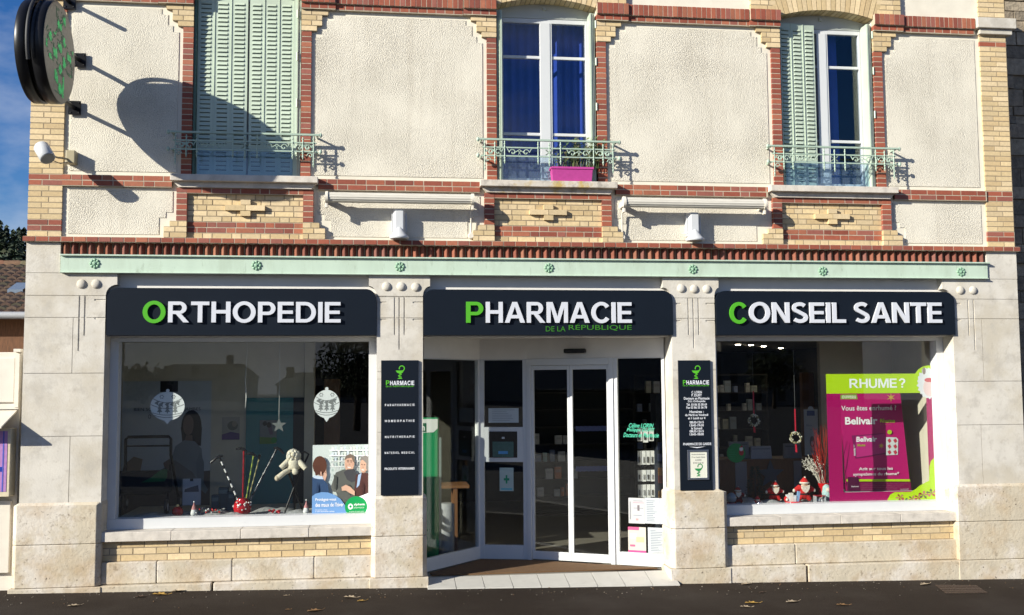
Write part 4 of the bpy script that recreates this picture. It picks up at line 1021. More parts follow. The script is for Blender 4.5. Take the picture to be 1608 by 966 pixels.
# health poster
def healthposter(m, x0, x1, z0, z1, Y):
    W, H = x1-x0, z1-z0
    L = [0]
    def sh(poly, c):
        L[0] += 1; p = clip([(x0+a*W, z0+b*H) for a, b in poly], x0, x1, z0, z1)
        if len(p) > 2: m.flat(p, Y-.0004*L[0], c)
    for k in range(5):
        zz = .62+k*.075; sh([(.3, zz), (1, zz-.01), (1, zz+.008), (.3, zz+.012)], (.78, .8, .78))
        for j in range(12): sh([(.34+j*.055, zz+.012), (.375+j*.055, zz+.012), (.375+j*.055, zz+.05+.01*(j % 3)), (.34+j*.055, zz+.05+.01*(j % 3))], random.choice([(.55, .62, .66), (.6, .66, .58), (.7, .7, .68), (.5, .58, .55)]))
    skin = (.55, .34, .24)
    sh(ell(.2, .60, .055, .10), skin); sh([(.1, .58), (.22, .58), (.22, .5), (.1, .5)], skin)               # first woman, profile
    sh(ell(.13, .72, .125, .13), (.09, .035, .02)); sh([(.02, .72), (.13, .72), (.15, .6), (.06, .58)], (.08, .03, .018))
    sh([(0, .56), (.1, .57), (.2, .53), (.28, .45), (.31, .30), (.3, .2), (0, .2)], (.028, .06, .13)); sh([(.02, .585), (.18, .57), (.2, .53), (.1, .535), (.02, .55)], (.45, .55, .66))
    sh([(.33, .42), (.42, .62), (.56, .66), (.7, .66), (.83, .58), (.85, .35), (.8, .2), (.5, .2), (.42, .36)], (.09, .095, .085))   # man, grey coat
    sh([(.33, .42), (.42, .62), (.46, .56), (.42, .40), (.52, .40), (.5, .34), (.36, .36)], (.11, .115, .10))
    sh(ell(.66, .74, .085, .125), skin); sh([(.56, .78), (.6, .85), (.68, .875), (.75, .84), (.755, .72), (.73, .76), (.7, .82), (.62, .81)], (.16, .12, .09))
    sh([(.56, .62), (.62, .66), (.74, .665), (.8, .6), (.78, .5), (.7, .48), (.62, .52)], (.05, .05, .055)); sh([(.62, .70), (.69, .69), (.68, .675), (.63, .682)], (.7, .6, .55))
    sh([(.78, .58), (.9, .62), (1, .6), (1, .25), (.83, .28), (.74, .3), (.76, .42)], (.075, .03, .025)); sh([(.82, .58), (.88, .61), (.84, .44), (.79, .40)], (.3, .42, .6))   # woman, brown coat
    sh(ell(.92, .71, .07, .105), skin); sh([(.84, .77), (.87, .83), (.95, .85), (1, .83), (1, .63), (.96, .66), (.965, .74), (.9, .79)], (.22, .20, .18)); sh([(.875, .66), (.93, .65), (.92, .64), (.89, .645)], (.75, .7, .66))
    HR = (.10, .05, .035)
    sh(ell(.635, .765, .009, .008, 8), HR); sh(ell(.69, .762, .009, .008, 8), HR); sh([(.615, .785), (.65, .79), (.65, .783), (.617, .779)], HR); sh([(.675, .788), (.71, .78), (.708, .774), (.675, .781)], HR)
    sh([(.655, .75), (.665, .725), (.65, .722)], (.44, .25, .18)); sh([(.60, .70), (.615, .68), (.6, .74)], (.44, .26, .19)); sh(ell(.735, .735, .014, .028, 10), (.5, .29, .21))
    sh(ell(.885, .725, .008, .008, 8), HR); sh(ell(.93, .722, .008, .008, 8), HR); sh([(.9, .70), (.91, .682), (.895, .682)], (.42, .24, .18)); sh([(.87, .64), (.9, .615), (.95, .62), (.96, .65), (.93, .632), (.9, .63)], (.48, .29, .21))
    sh(ell(.235, .625, .008, .008, 8), HR); sh([(.25, .60), (.268, .588), (.25, .58)], skin); sh([(.225, .545), (.25, .55), (.248, .54)], (.4, .16, .13)); sh(ell(.155, .61, .016, .03, 10), (.45, .27, .2))
    sh([(.38, .60), (.44, .56), (.43, .40), (.40, .38)], (.065, .07, .062)); sh([(.62, .42), (.66, .46), (.70, .40), (.66, .30)], (.06, .063, .058)); sh([(.09, .50), (.12, .40), (.10, .22), (.07, .3)], (.02, .042, .095))
    sh([(.90, .5), (.93, .42), (.92, .28), (.89, .35)], (.05, .02, .018))
    sh([(.52, .42), (.6, .45), (.68, .42), (.76, .36), (.76, .3), (.68, .33), (.6, .37), (.53, .37)], skin)
    sh([(0, .30), (.06, .335), (.17, .355), (.28, .35), (.40, .315), (.50, .26), (.58, .18), (.62, .08), (.62, 0), (0, 0)], (.14, .28, .52))
    sh([(.62, .0), (.6, .18), (.72, .26), (.9, .3), (1, .33), (1, 0)], (.82, .84, .84))
    sh(ell(.785, .145, .2, .145, 28), (.005, .27, .07)); sh(ell(.685, .15, .045, .04), (.8, .84, .8)); sh(ell(.685, .15, .022, .018), (.005, .27, .07))
    def tx(s, a, b, c, d, colr, off=.012): L[0] += 1; write(m, s, x0+a*W, x0+b*W, z0+c*H, z0+d*H, Y-.0004*L[0], colr, off)
    tx('Protégez-vous', .06, .43, .225, .275, (.8, .82, .85)); tx('des maux de l\u2019hiver', .06, .565, .155, .21, (.8, .82, .85))
    tx('Demandez conseil', .06, .27, .105, .125, (.6, .66, .75), 0); tx('à votre pharmacien alphega', .06, .40, .08, .1, (.7, .75, .82), .01)
    tx('alphega', .745, .94, .155, .195, (.8, .84, .8), .02); tx('pharmacie', .745, .93, .115, .15, (.55, .75, .58), 0); tx('au coeur de votre santé', .66, .93, .075, .092, (.6, .78, .62), 0)
sheet(491, 578, 699, 811.5, YI, 'poster', 'health poster of three people talking inside the display window by the pier', 'poster', (.74, .78, .76), healthposter)

# ornament stickers
def bauble(pcx, pcy, rw, rh, label):
    cx_, cz_ = at(pcx, pcy, YI); rx, rz = rw/123, rh/123; W_ = (.70, .72, .72); K = (.20, .21, .21)
    m = MB(); pl = ell(cx_, cz_, rx, rz, 40); m.prism(pl, YI, YI+.002, W_)
    m.prism([(cx_-.035, cz_-rz*.98), (cx_, cz_-rz*1.28), (cx_+.035, cz_-rz*.98)], YI-.0003, YI+.0018, W_)
    m.prism(ell(cx_, cz_+rz*1.08, .022, .022, 10), YI-.0003, YI+.0018, W_)
    y_ = YI-.0012
    def arcl(zz, dip):
        pts = [(cx_+rx*t*math.sqrt(max(0, 1-zz*zz))*.97, cz_+rz*zz-dip*(1-t*t)) for t in [i/8-1 for i in range(17)]]
        for q_ in strokepath(pts, .008): m.flat(q_, y_, K)
    arcl(.52, .05); arcl(.12, .05); arcl(-.45, .03); arcl(-.62, .03)
    for dx in (-.07, .07):
        for k in range(6): a = R(k*60); m.flat(ell(cx_+dx+.02*math.cos(a), cz_+rz*.66+.02*math.sin(a), .008, .008, 6), y_, K)
    for dx in (-.6, -.35, 0, .3, .6):
        a = cx_+dx*rx; b = cz_+rz*(.22 if abs(dx) > .4 else .12)
        m.flat([(a-.035, b), (a-.01, b+.02), (a+.03, b+.03), (a+.012, b-.005), (a+.02, b-.035), (a-.01, b-.015)], y_-.0003, K)
    for dx in (-.45, 0, .45):
        a = cx_+dx*rx; b = cz_-rz*.40
        for k in range(3): m.flat([(a-.034+k*.008, b+k*.035), (a+.034-k*.008, b+k*.035), (a, b+.05+k*.035)], y_-.0003-.0003*k, K)
        m.flat([(a-.006, b-.02), (a+.006, b-.02), (a+.006, b), (a-.006, b)], y_, K)
    tag(m.build('window_sticker', M['print']), label, 'sticker', 'white bauble stickers on the glass')
bauble(263, 638, 25.5, 22, 'white christmas bauble sticker half in shade on the glass before the seated woman poster')
bauble(513, 634.5, 20, 22, 'white christmas bauble sticker on the glass above the health poster')

# big poster of a seated woman at the back
def seated(m, x0, x1, z0, z1, Y):
    W, H = x1-x0, z1-z0; L = [0]
    def sh(poly, c):
        L[0] += 1; p = clip([(x0+a*W, z0+b*H) for a, b in poly], x0, x1, z0, z1)
        if len(p) > 2: m.flat(p, Y-.0005*L[0], c)
    sh([(.42, .92), (.62, .92), (.62, 1), (.42, 1)], (.015, .015, .018))
    sh([(0, .28), (1, .34), (1, 0), (0, 0)], (.10, .085, .075))
    sk = (.15, .10, .08)
    sh(ell(.78, .67, .115, .115), (.02, .017, .017)); sh([(.66, .66), (.90, .66), (.89, .52), (.68, .55)], (.02, .017, .017))
    sh(ell(.745, .675, .06, .075), sk); sh([(.72, .60), (.79, .60), (.80, .54), (.70, .54)], sk)
    sh([(.60, .52), (.70, .565), (.82, .555), (.90, .50), (.92, .36), (.90, .25), (.80, .24), (.60, .34), (.56, .42)], (.17, .20, .23))
    sh([(.88, .48), (.93, .40), (.93, .25), (.98, .20), (.95, .17), (.86, .22), (.84, .4)], (.14, .17, .2))
    sh([(.50, .40), (.60, .42), (.80, .33), (.90, .22), (.84, .17), (.62, .20), (.52, .30)], (.13, .14, .15)); sh([(.47, .40), (.54, .43), (.57, .37), (.5, .33)], sk)
    sh([(.25, .20), (.42, .34), (.50, .37), (.54, .30), (.40, .22), (.30, .16)], (.05, .055, .06)); sh([(.05, .40), (.14, .45), (.24, .43), (.20, .28), (.10, .20), (.05, .24)], (.21, .15, .10))
    L[0] += 1; write(m, 'BIEN SOULAGER VOS JAMBES', x0+.13*W, x0+.88*W, z0+.775*H, z0+.805*H, Y-.0005*L[0], (.03, .03, .035), .0)
    write(m, 'O', x0+.29*W, x0+.325*W, z0+.725*H, z0+.755*H, Y-.0005*L[0], (.03, .03, .035), 0)
sheet(193, 329, 599, 812, 2.28, 'poster', 'tall grey poster of a seated woman on the back wall behind the rollator', 'poster', (.40, .44, .48), seated)
def purple(m, x0, x1, z0, z1, Y):
    W, H = x1-x0, z1-z0
    m.flat([(x0, z0+.02*H), (x1, z0+.02*H), (x1, z0+.28*H), (x0+.5*W, z0+.36*H), (x0, z0+.24*H)], Y-.001, (.09, .05, .16)); m.flat(ell(x0+.6*W, z0+.62*H, .3*W, .2*H), Y-.001, (.12, .12, .1)); m.flat(ell(x0+.7*W, z0+.7*H, .14*W, .13*H), Y-.0015, (.25, .22, .18))
sheet(349, 376, 655, 691, 2.28, 'notice', 'small notice with a purple band on the beige back wall', 'notice', (.30, .29, .26), purple)
def bubble(m, x0, x1, z0, z1, Y):
    W, H = x1-x0, z1-z0
    m.flat([(x0, z0), (x0+.8*W, z0), (x0+W, z0+.1*H), (x0+W, z0+.25*H), (x0, z0+.3*H)], Y-.001, (.10, .20, .05)); m.flat(ell(x0+.86*W, z0+.15*H, .17*W, .13*H), Y-.0015, (.04, .22, .05))
    m.flat(ell(x0+.3*W, z0+.86*H, .13*W, .1*H), Y-.001, (.02, .02, .02)); m.flat(ell(x0+.55*W, z0+.8*H, .14*W, .12*H), Y-.002, (.03, .025, .02)); m.flat([(x0+.45*W, z0+.75*H), (x0+.7*W, z0+.8*H), (x0+.8*W, z0+.4*H), (x0+.6*W, z0+.38*H)], Y-.0012, (.16, .12, .14))
sheet(408, 434, 660, 697, 2.262, 'notice', 'small picture notice with a green speech band on the teal panel', 'notice', (.17, .19, .19), bubble)

# ---- things standing in the first display
SH = .801                                     # display floor level
def on(px, Y): return X(px, 800, Y)
m = MB(); n = 40; v = []; f = []
def cloth(x0, x1, y0, y1, z, label):
    m = MB(); nx, ny = 40, 12; v = []; f = []
    for j in range(ny+1):
        for i in range(nx+1):
            x = x0+(x1-x0)*i/nx; y = y0+(y1-y0)*j/ny
            e = min(i, nx-i)/4; e = min(1, e)*min(1, min(j, ny-j)/2)
            v.append((x, y, z+.002+e*(.03+.03*math.sin(x*7+y*5)+.018*math.sin(x*17-y*9))))
    for j in range(ny):
        for i in range(nx): a = j*(nx+1)+i; f.append((a, a+1, a+nx+2, a+nx+1))
    m.add(v, f, True); n0 = len(v); m.add([(p[0], p[1], z+.001) for p in v], [t[::-1] for t in f], True)
    tag(m.build('display_cloth', M['cloth']), label, 'cloth', 'rumpled display cloths')
cloth(-3.15, -.2, .40, 1.2, SH, 'rumpled grey cloth under the walking canes display')
cloth(4.4, 6.3, .40, 1.0, SH, 'rumpled grey cloth under the red gnome figurines')
# rollator
Yr = 1.3; xa_, xb_ = X(197, 720, Yr), X(268, 720, Yr); zt = Z(230, 686, Yr)
ro = thing('rollator', 'black walking rollator with a green and black bag', 'rollator', ((xa_+xb_)/2, Yr, SH))
m = MB(); r = .02
m.tube([(xa_-.06, Yr+.3, SH+.1), (xa_, Yr, SH+.75), (xa_, Yr, zt-.03), (xa_+.03, Yr, zt), (xb_-.03, Yr, zt), (xb_, Yr, zt-.03), (xb_, Yr, SH+.75), (xb_+.06, Yr+.3, SH+.1)], r, 8)
m.tube([(xa_, Yr, zt-.12), (xb_, Yr, zt-.12)], .012, 8); m.tube([(xa_, Yr, SH+.62), (xa_-.03, Yr-.32, SH+.12)], r, 8); m.tube([(xb_, Yr, SH+.62), (xb_+.03, Yr-.32, SH+.12)], r, 8); m.build('frame', M['black'], ro)
m = MB(); m.xf = None; m.box(xa_-.12, xb_+.04, Yr-.25, Yr-.03, Z(230, 775, Yr), Z(230, 738, Yr), (.012, .012, .014)); bag = m.build('bag', M['plush'], ro, bevel=.05)
m = MB(); x0, z1 = at(222, 738, Yr-.26); x1, z0 = at(262, 757, Yr-.26); m.prism([(x0, z0), (x1-.03, z0+.01), (x1, z0+.06), (x1, z1), (x0+.25, z1), (x0+.12, z0+.06)], Yr-.265, Yr-.24, (.01, .10, .035)); m.build('bag_flap', M['plush'], bag)
for dx, dy in ((-.03, -.36), (.03, -.36), (-.06, .32), (.06, .32)):
    x = (xa_ if dx < 0 else xb_)+dx; m = MB(); m.lathe([(.055, -.02), (.10, -.018), (.10, .018), (.055, .02)], (x, Yr+dy, SH+.10), 20, (.02, .02, .022), 'x'); w_ = m.build('wheel', M['paint'], ro)
    m = MB(); m.lathe([(.0, -.021), (.05, -.021), (.05, .021), (0, .021)], (x, Yr+dy, SH+.10), 16, (.35, .35, .36), 'x'); m.build('hub', M['paint'], w_)
# walking canes in the red bag, and one more leaning
def cane(p0, p1, c1, c2, label, hand, Y0, Y1, r=.012):
    a = Vector((X(*p0, Y0), Y0, Z(*p0, Y0))); b = Vector((X(*p1, Y1), Y1, Z(*p1, Y1)))
    t = thing('walking_cane', label, 'walking cane', tuple(a), 'walking canes in the display'); n = 14; m = MB()
    for k in range(n): m.tube([a+(b-a)*k/n, a+(b-a)*(k+1)/n], r, 8, c1 if k % 2 else c2, cap=False)
    m.build('shaft', M['gloss'], t)
    d = Vector((hand[0]/123, 0, hand[1]/123)); m = MB(); m.tube([b-d*.35, b+Vector((0, 0, .02)), b+d*.4+Vector((0, 0, .025)), b+d], [.012, .02, .018, .012], 8, (.012, .012, .012)); m.build('handle', M['gloss'], t)
    return t
cane((380, 800), (345, 719), (.02, .02, .02), (.7, .7, .68), 'black and white chequered walking cane leaning from the red bag', (-14, -8), .62, .62)
cane((381, 800), (383, 708), (.30, .012, .02), (.22, .01, .02), 'dark red walking cane standing in the red bag', (-12, 3), .66, .66)
cane((384, 800), (398, 716), (.30, .38, .06), (.12, .16, .05), 'yellow green patterned walking cane standing in the red bag', (-12, 3), .64, .64, .009)
cane((386, 800), (407, 720), (.36, .33, .16), (.16, .15, .08), 'golden brown walking cane standing in the red bag', (3, 5), .7, .7, .009)
cane((386, 798), (434, 706), (.03, .03, .035), (.16, .16, .17), 'long black and steel walking cane leaning out of the red bag', (12, -7), .66, .75)
rb = thing('red_bag', 'shiny red bag holding the walking canes', 'bag', (on(380, .64), .64, SH)); m = MB(); m.lathe([(.075, 0), (.10, .02), (.115, .09), (.09, .16), (.055, .19), (.06, .2)], (on(380.5, .64), .64, SH+.03), 22, (.42, .008, .015)); o = m.build('bag_body', M['gloss'], rb)
m = MB()
for k in range(16):
    a = random.uniform(3.3, 6.1); h = random.uniform(.05, .16); m.ball((on(380.5, .64)+.112*math.cos(a), .64+.112*math.sin(a), SH+.03+h), .012, .005, .012, 6, 4, (.55, .5, .48))
m.build('spangle', M['gloss'], rb)
# teddy-like doll on a folding stick stool
Yd = .62; px_ = 459
dc = Vector((X(458, 735, Yd), Yd, Z(458, 735, Yd)))
st = thing('folding_stool', 'black folding stick stool carrying a white plush doll', 'stool', (dc.x, Yd, SH)); m = MB()
zs_ = Z(462, 738, Yd); m.tube([(X(452, 740, Yd), Yd-.05, zs_), (X(475, 800, Yd), Yd+.1, SH+.03)], .014, 8); m.tube([(X(472, 740, Yd), Yd+.05, zs_), (X(447, 803, Yd), Yd-.08, SH+.03)], .014, 8); m.tube([(X(462, 768, Yd), Yd, Z(462, 768, Yd)), (X(463, 800, Yd), Yd, SH+.03)], .014, 8); m.build('leg', M['black'], st)
m = MB(); m.lathe([(.09, 0), (.10, .012), (.085, .03)], (X(462, 738, Yd), Yd, zs_-.01), 18); m.build('seat', M['blackmat'], st)
m = MB(); m.tube([(X(472, 738, Yd), Yd+.08, zs_), (X(480, 722, Yd), Yd+.08, zs_+.12), (X(484, 712, Yd), Yd+.08, zs_+.19), (X(478, 708, Yd), Yd+.08, zs_+.225), (X(471, 711, Yd), Yd+.08, zs_+.20)], .013, 8); m.build('handle', M['black'], st)
W1, W2 = (.66, .60, .47), (.52, .45, .33)
dl = thing('plush_doll', 'white plush doll with woolly hair sitting on the black stick stool', 'doll', (dc.x, Yd-.04, zs_)); m = MB()
def pp(px, py, dy=0): return (X(px, py, Yd-.04+dy), Yd-.04+dy, Z(px, py, Yd-.04+dy))
m.ball(pp(461, 730), .092, .07, .09, 16, 10, W1, .06)
for a, b, rr in (((453, 724), (441, 735), .038), ((469, 724), (480, 736), .038)): m.tube([pp(*a), pp((a[0]+b[0])/2, (a[1]+b[1])/2, -.04), pp(*b, -.05)], [rr, rr*.95, rr*.9], 10, W1)
m.tube([pp(456, 737), pp(447, 742, -.07), pp(437, 750, -.09)], [.036, .034, .036], 10, W1); m.tube([pp(464, 738), pp(463, 740, -.08), pp(463, 741, -.13)], [.038, .036, .038], 10, W1)
m.ball(pp(435, 751, -.09), .03, .03, .038, 10, 8, W2, .05); m.ball(pp(463.5, 741, -.14), .038, .02, .038, 10, 8, W1); m.build('body', M['plush'], dl)
m = MB(); m.ball(pp(461, 715), .058, .055, .055, 14, 10, (.58, .5, .38)); m.build('head', M['plush'], dl)
m = MB()
for k in range(130):
    a = random.uniform(0, 6.3); b = random.uniform(0, 2.3); rr = .066; m.ball((pp(461, 715)[0]+rr*1.15*math.sin(b)*math.cos(a), Yd-.03+rr*math.sin(b)*math.sin(a), pp(461, 716)[2]+rr*math.cos(b)), .02, .02, .024, 7, 5, random.choice([W1, (.5, .48, .42), (.72, .68, .58)]), .15)
m.build('hair', M['plush'], dl)
# small decorations
def gnome_small(px, Y, h, label):
    x = on(px, Y); t = thing('small_gnome', label, 'figurine', (x, Y, SH)); z = SH+.035
    m = MB(); m.lathe([(.0, 0), (.034, 0), (.04, .03), (.03, .07), (.018, .09)], (x, Y, z), 14, (.66, .66, .66)); m.build('body', M['plush'], t)
    m = MB(); m.lathe([(.03, .075), (.028, .09), (.012, .13), (.002, .165)], (x, Y, z), 14, (.45, .2, .2)); m.build('hat', M['plush'], t)
    m = MB(); m.ball((x, Y, z+.17), .011, col=(.7, .7, .7)); m.build('pompom', M['plush'], t); return t
gnome_small(304.5, .55, .16, 'small white gnome in a pink hat beside the garland')
gnome_small(481, .5, .16, 'small pale gnome against the health poster edge')
x = on(279, .56); m = MB(); m.ball((x, .56, SH+.085), .07, col=(.30, .006, .012)); m.lathe([(.016, .0), (.016, .025)], (x, .56, SH+.152), 10, (.5, .4, .2)); tag(m.build('bauble', M['gloss']), 'dark red glass bauble lying beside the rollator wheel', 'bauble')
x = on(327, .6); gl_ = thing('garland', 'small garland of grey leaves with red berries on the grey cloth', 'garland', (x, .6, SH)); m = MB()
for k in range(46):
    a = random.uniform(-.18, .18); c = random.choice([(.25, .27, .25), (.4, .42, .4), (.12, .16, .12)]); p = Vector((x+a, .6+random.uniform(-.05, .05), SH+.05+random.uniform(0, .06))); d = Vector((random.uniform(-1, 1), random.uniform(-1, 1), random.uniform(-.2, 1))).normalized()*.035; s_ = d.orthogonal().normalized()*.012
    m.add([p, p+d*.5+s_, p+d, p+d*.5-s_], [(0, 1, 2, 3)], False, c)
m.build('leaf_spray', M['foliage'], gl_); m = MB()
for k in range(12): m.ball((x+random.uniform(-.15, .15), .57+random.uniform(-.04, .02), SH+.06+random.uniform(0, .05)), .013, col=random.choice([(.5, .02, .02), (.6, .6, .58)]))
m.build('berry', M['gloss'], gl_)
x = on(432, .58); m = MB()
for k in range(12): m.ball((x+random.uniform(-.07, .07), .58+random.uniform(-.03, .03), SH+.045+random.uniform(0, .03)), .018, .014, .012, 8, 6, (.42, .01, .02), .2)
tag(m.build('red_bow', M['gloss']), 'crumpled red ribbon bow lying near the black stool foot', 'bow')
x = on(429, .55)
sheet(287, 315, 752, 793, 1.2, 'leaflet_stand', 'white leaflet with a foot picture standing in front of the seated woman poster', 'leaflet', (.33, .36, .42), lambda m, x0, x1, z0, z1, Y: (m.flat([(x0+.1*(x1-x0), z0+.5*(z1-z0)), (x1-.1*(x1-x0), z0+.5*(z1-z0)), (x1-.15*(x1-x0), z0+.75*(z1-z0)), (x0+.45*(x1-x0), z0+.68*(z1-z0)), (x0+.12*(x1-x0), z0+.6*(z1-z0))], Y-.001, (.06, .07, .10)), m.flat([(x0+.4*(x1-x0), z0+.9*(z1-z0)), (x0+.58*(x1-x0), z0+.9*(z1-z0)), (x0+.58*(x1-x0), z1), (x0+.4*(x1-x0), z1)], Y-.001, (.02, .02, .025))))
for k, (a, b, ya, dd, lb) in enumerate(((332, 344, 778, 1.3, 'low dark teal carton behind the garland'), (343, 358, 766, 1.34, 'tall dark teal carton topmost behind the garland'), (358, 368, 773, 1.3, 'narrow dark teal carton nearest the red bag'))):
    m = MB(); x0, z1 = at(a, ya, dd); x1 = X(b, ya, dd); m.box(x0, x1, dd, dd+.12, SH, z1, (.02, .055, .075)); m.box(x0+.01, x1-.01, dd-.002, dd, z1-.08, z1-.03, (.10, .16, .18)); tag(m.build('carton', M['paint']), lb, 'box')
# hanging stars
def hanging_star(px, py, r_, Y, ztop, c, label, cord):
    x, z = at(px, py, Y); t = thing('hanging_star', label, 'star ornament', (x, Y, z-r_)); m = MB()
    pl = [(x+(r_ if i % 2 == 0 else r_*.42)*math.sin(i*math.pi/5), z+(r_ if i % 2 == 0 else r_*.42)*math.cos(i*math.pi/5)) for i in range(10)]; m.prism(pl, Y-.008, Y+.008, c); m.build('star', M['paint'], t)
    if cord: m = MB(); m.tube([(x, Y, z+r_*.95), (x+.004, Y, (z+ztop)/2), (x, Y, ztop)], .004, 5, (.4, .4, .38)); m.build('cord', M['paint'], t)
hanging_star(438, 668, .10, .9, 3.19, (.13, .145, .14), 'grey star hanging on a cord before the teal panel', True)
hanging_star(1210, 745, .22, 2.16, 0, (.075, .085, .11), 'large grey star leaning against the wooden counter front', False)
x, z = at(386, 622, .9); m = MB(); m.tube([(x, .9, 3.105), (x+.01, .9, 2.9), (x-.01, .9, z+.2), (x+.006, .9, z), (x-.004, .9, z-.16)], [.003, .003, .007, .009, .004], 6, (.5, .5, .48)); tag(m.build('hanging_icicle', M['gloss']), 'thin silver icicle ornament hanging on a thread beside the teal panel', 'ornament')

# ---- pink cold remedy poster frame on the second display glass
MAG, MAG2, LIM = (.34, .002, .095), (.40, .006, .125), (.40, .60, .008)
def P_(px, py, Y): return at(px, py, Y)
m = MB(); y0 = YI
x0, x1, xi0, xi1 = X(1300, 690, y0), X(1480, 690, y0), X(1322, 690, y0), X(1457, 690, y0); zt, zg0, zg1, zb_, zbi = Z(1390, 587, y0), Z(1390, 617.5, y0), 0, Z(1390, 794.5, y0), Z(1390, 772, y0)
m.box(x0, x1, y0, y0+.003, zg0, zt, LIM); m.box(x0, xi0, y0, y0+.003, zb_, zg0, MAG); m.box(xi1, x1, y0, y0+.003, zb_, zg0, MAG); m.box(xi0, xi1, y0, y0+.003, zb_, zbi, MAG)
c_, cz_ = at(1459, 600, y0); m.prism(clip(ell(c_, cz_, 28/123, 28/123, 36), -9, x1, zt, 9), y0, y0+.003, LIM)
pl = [at(a, b, y0) for a, b in ((1392.5, 794.5), (1394, 784), (1398, 777), (1405, 773), (1430, 772.5), (1438, 768), (1445, 762), (1455, 757), (1459, 755), (1459.5, 732), (1462, 724), (1468, 718), (1475, 716), (1480, 716), (1480, 794.5))]
m.prism(pl, y0-.002, y0+.001, LIM)
for a, b, rr in ((1413, 781, .05), (1420, 787, .055), (1432, 783, .045), (1450, 777, .06), (1462, 774, .06), (1472, 770, .04), (1442, 781, .05)):
    cx_, cz_ = at(a, b, y0)
    for k in range(5): q = R(72*k+a); m.flat([(cx_, cz_), (cx_+rr*math.cos(q-.3), cz_+rr*.7*math.sin(q-.3)), (cx_+rr*1.35*math.cos(q), cz_+rr*math.sin(q)), (cx_+rr*math.cos(q+.3), cz_+rr*.7*math.sin(q+.3))], y0-.003-.0002*k-.00001*a/10, random.choice([(.36, .02, .06), (.25, .012, .03), (.45, .12, .14), (.10, .08, .05)]))
ps = m.build('poster', M['print'], None); tag(ps, 'pink and lime window poster frame asking RHUME ? with a fluffy white face', 'poster')
m = MB()
xa_, za_ = at(1334, 609.5, y0); xb_, zb2 = at(1408, 594.5, y0); xc_, xd_ = X(1411.5, 602, y0), X(1422, 602, y0)
for _, q_ in bold_line('RHUME', xa_, xb_, za_, zb2, .1):
    for p in q_: m.flat(p, y0-.002, (.78, .8, .78))
for _, q_ in bold_line('?', xc_, xd_, za_, zb2, .1):
    for p in q_: m.flat(p, y0-.002, (.78, .8, .78))
m.build('lettering', M['print'], ps)
m = MB(); cx_, cz_ = at(1459, 602, y0)                   # a plain fluffy white disc stands in for the printed creature
v = []
for k in range(44): a = R(k*360/44); rr = (.215 if k % 2 else .19)*random.uniform(.95, 1.04); v.append((min(cx_+rr*.85*math.cos(a), x1-.002), cz_+rr*1.02*math.sin(a)))
m.flat(v, y0-.0032, (.62, .63, .66)); m.flat(ell(cx_+.005, cz_-.06, .095, .12, 20), y0-.0036, (.66, .50, .50)); m.flat(ell(cx_+.0, cz_+.045, .07, .03, 16), y0-.004, (.50, .10, .12)); m.flat(ell(cx_-.07, cz_+.17, .025, .05, 10), y0-.004, (.25, .2, .18)); m.flat(ell(cx_+.09, cz_+.19, .022, .045, 10), y0-.004, (.25, .2, .18)); m.build('fluffy_disc', M['print'], ps)
# inner display board
Yb = .95
def PB(px, py): return at(px, py, Yb)
bd = [PB(1318, 612), PB(1413, 610), PB(1430, 771), PB(1329, 771)]; m = MB(); m.prism(bd, Yb, Yb+.02, MAG2)
L = [0]
def bb(pts, c): L[0] += 1; m.flat([PB(*p) for p in pts], Yb-.0005*L[0], c)
def bt(s, a, b, ya, yb, c, off=.015, sh=0): L[0] += 1; x0, z0 = PB(a, yb); x1, z1 = PB(b, ya); write(m, s, x0, x1, z0, z1, Yb-.0005*L[0], c, off, sh)
bb([(1319, 620), (1345, 619), (1347, 627), (1320, 627)], (.20, .35, .04)); bt('ouveau', 1322, 1344, 621, 626, (.7, .72, .6))
for k in range(6): a = R(60*k+30); bb([(1399, 624), (1399+1.2*math.cos(a+1.5), 624-1.2*math.sin(a+1.5)), (1399+8*math.cos(a), 624-8*math.sin(a)), (1399-1.2*math.cos(a+1.5), 624+1.2*math.sin(a+1.5))], (.5, .35, .05))
bt('Vous êtes enrhumé ?', 1321, 1407, 636.5, 645, (.75, .72, .74)); bt('Belivair', 1327, 1377.5, 654.5, 667, (.8, .78, .8), .03); bt('Rhume', 1382, 1405, 657.5, 664, (.40, .52, .03), .03); bt('Pelargonium', 1382, 1399, 666, 668, (.4, .1, .1), 0)
bb([(1337, 684), (1387, 680.5), (1391, 713), (1343, 720)], (.18, .006, .08)); bb([(1343, 686), (1389, 681), (1390.5, 711), (1344.5, 718.5)], (.42, .02, .17)); bb([(1391, 686.5), (1407, 687), (1410, 690), (1409.5, 714), (1391, 715)], (.55, .6, .6))
for i in range(2):
    for j in range(3): bb([(1393+i*9, 691+j*9), (1397+i*9, 688.5+j*9), (1399.5+i*9, 693+j*9), (1396+i*9, 696+j*9)], (.45, .04, .07))
bt('Belivair', 1344, 1376, 685.5, 694, (.8, .78, .8), .03, .1); bt('Rhume', 1346, 1358, 697, 701, (.4, .5, .03)); bt('Belivair', 1340.5, 1342.5, 698, 716, (.7, .66, .7), .02)
for k in range(8): a = R(45*k); bb([(1383, 700), (1383+.8*math.cos(a+1.5), 700-.8*math.sin(a+1.5)), (1383+5*math.cos(a), 700-5*math.sin(a)), (1383-.8*math.cos(a+1.5), 700+.8*math.sin(a+1.5))], (.6, .4, .06))
L[0] += 1; xx, zz = PB(1396, 678.5); m.flat(ell(xx, zz, .035, .03), Yb-.0005*L[0], (.35, .5, .02))
bt('Agit sur tous les', 1348, 1401, 733, 740, (.75, .72, .74), .02); bt('symptômes du rhume*', 1339, 1411, 741, 748.5, (.75, .72, .74), .02)
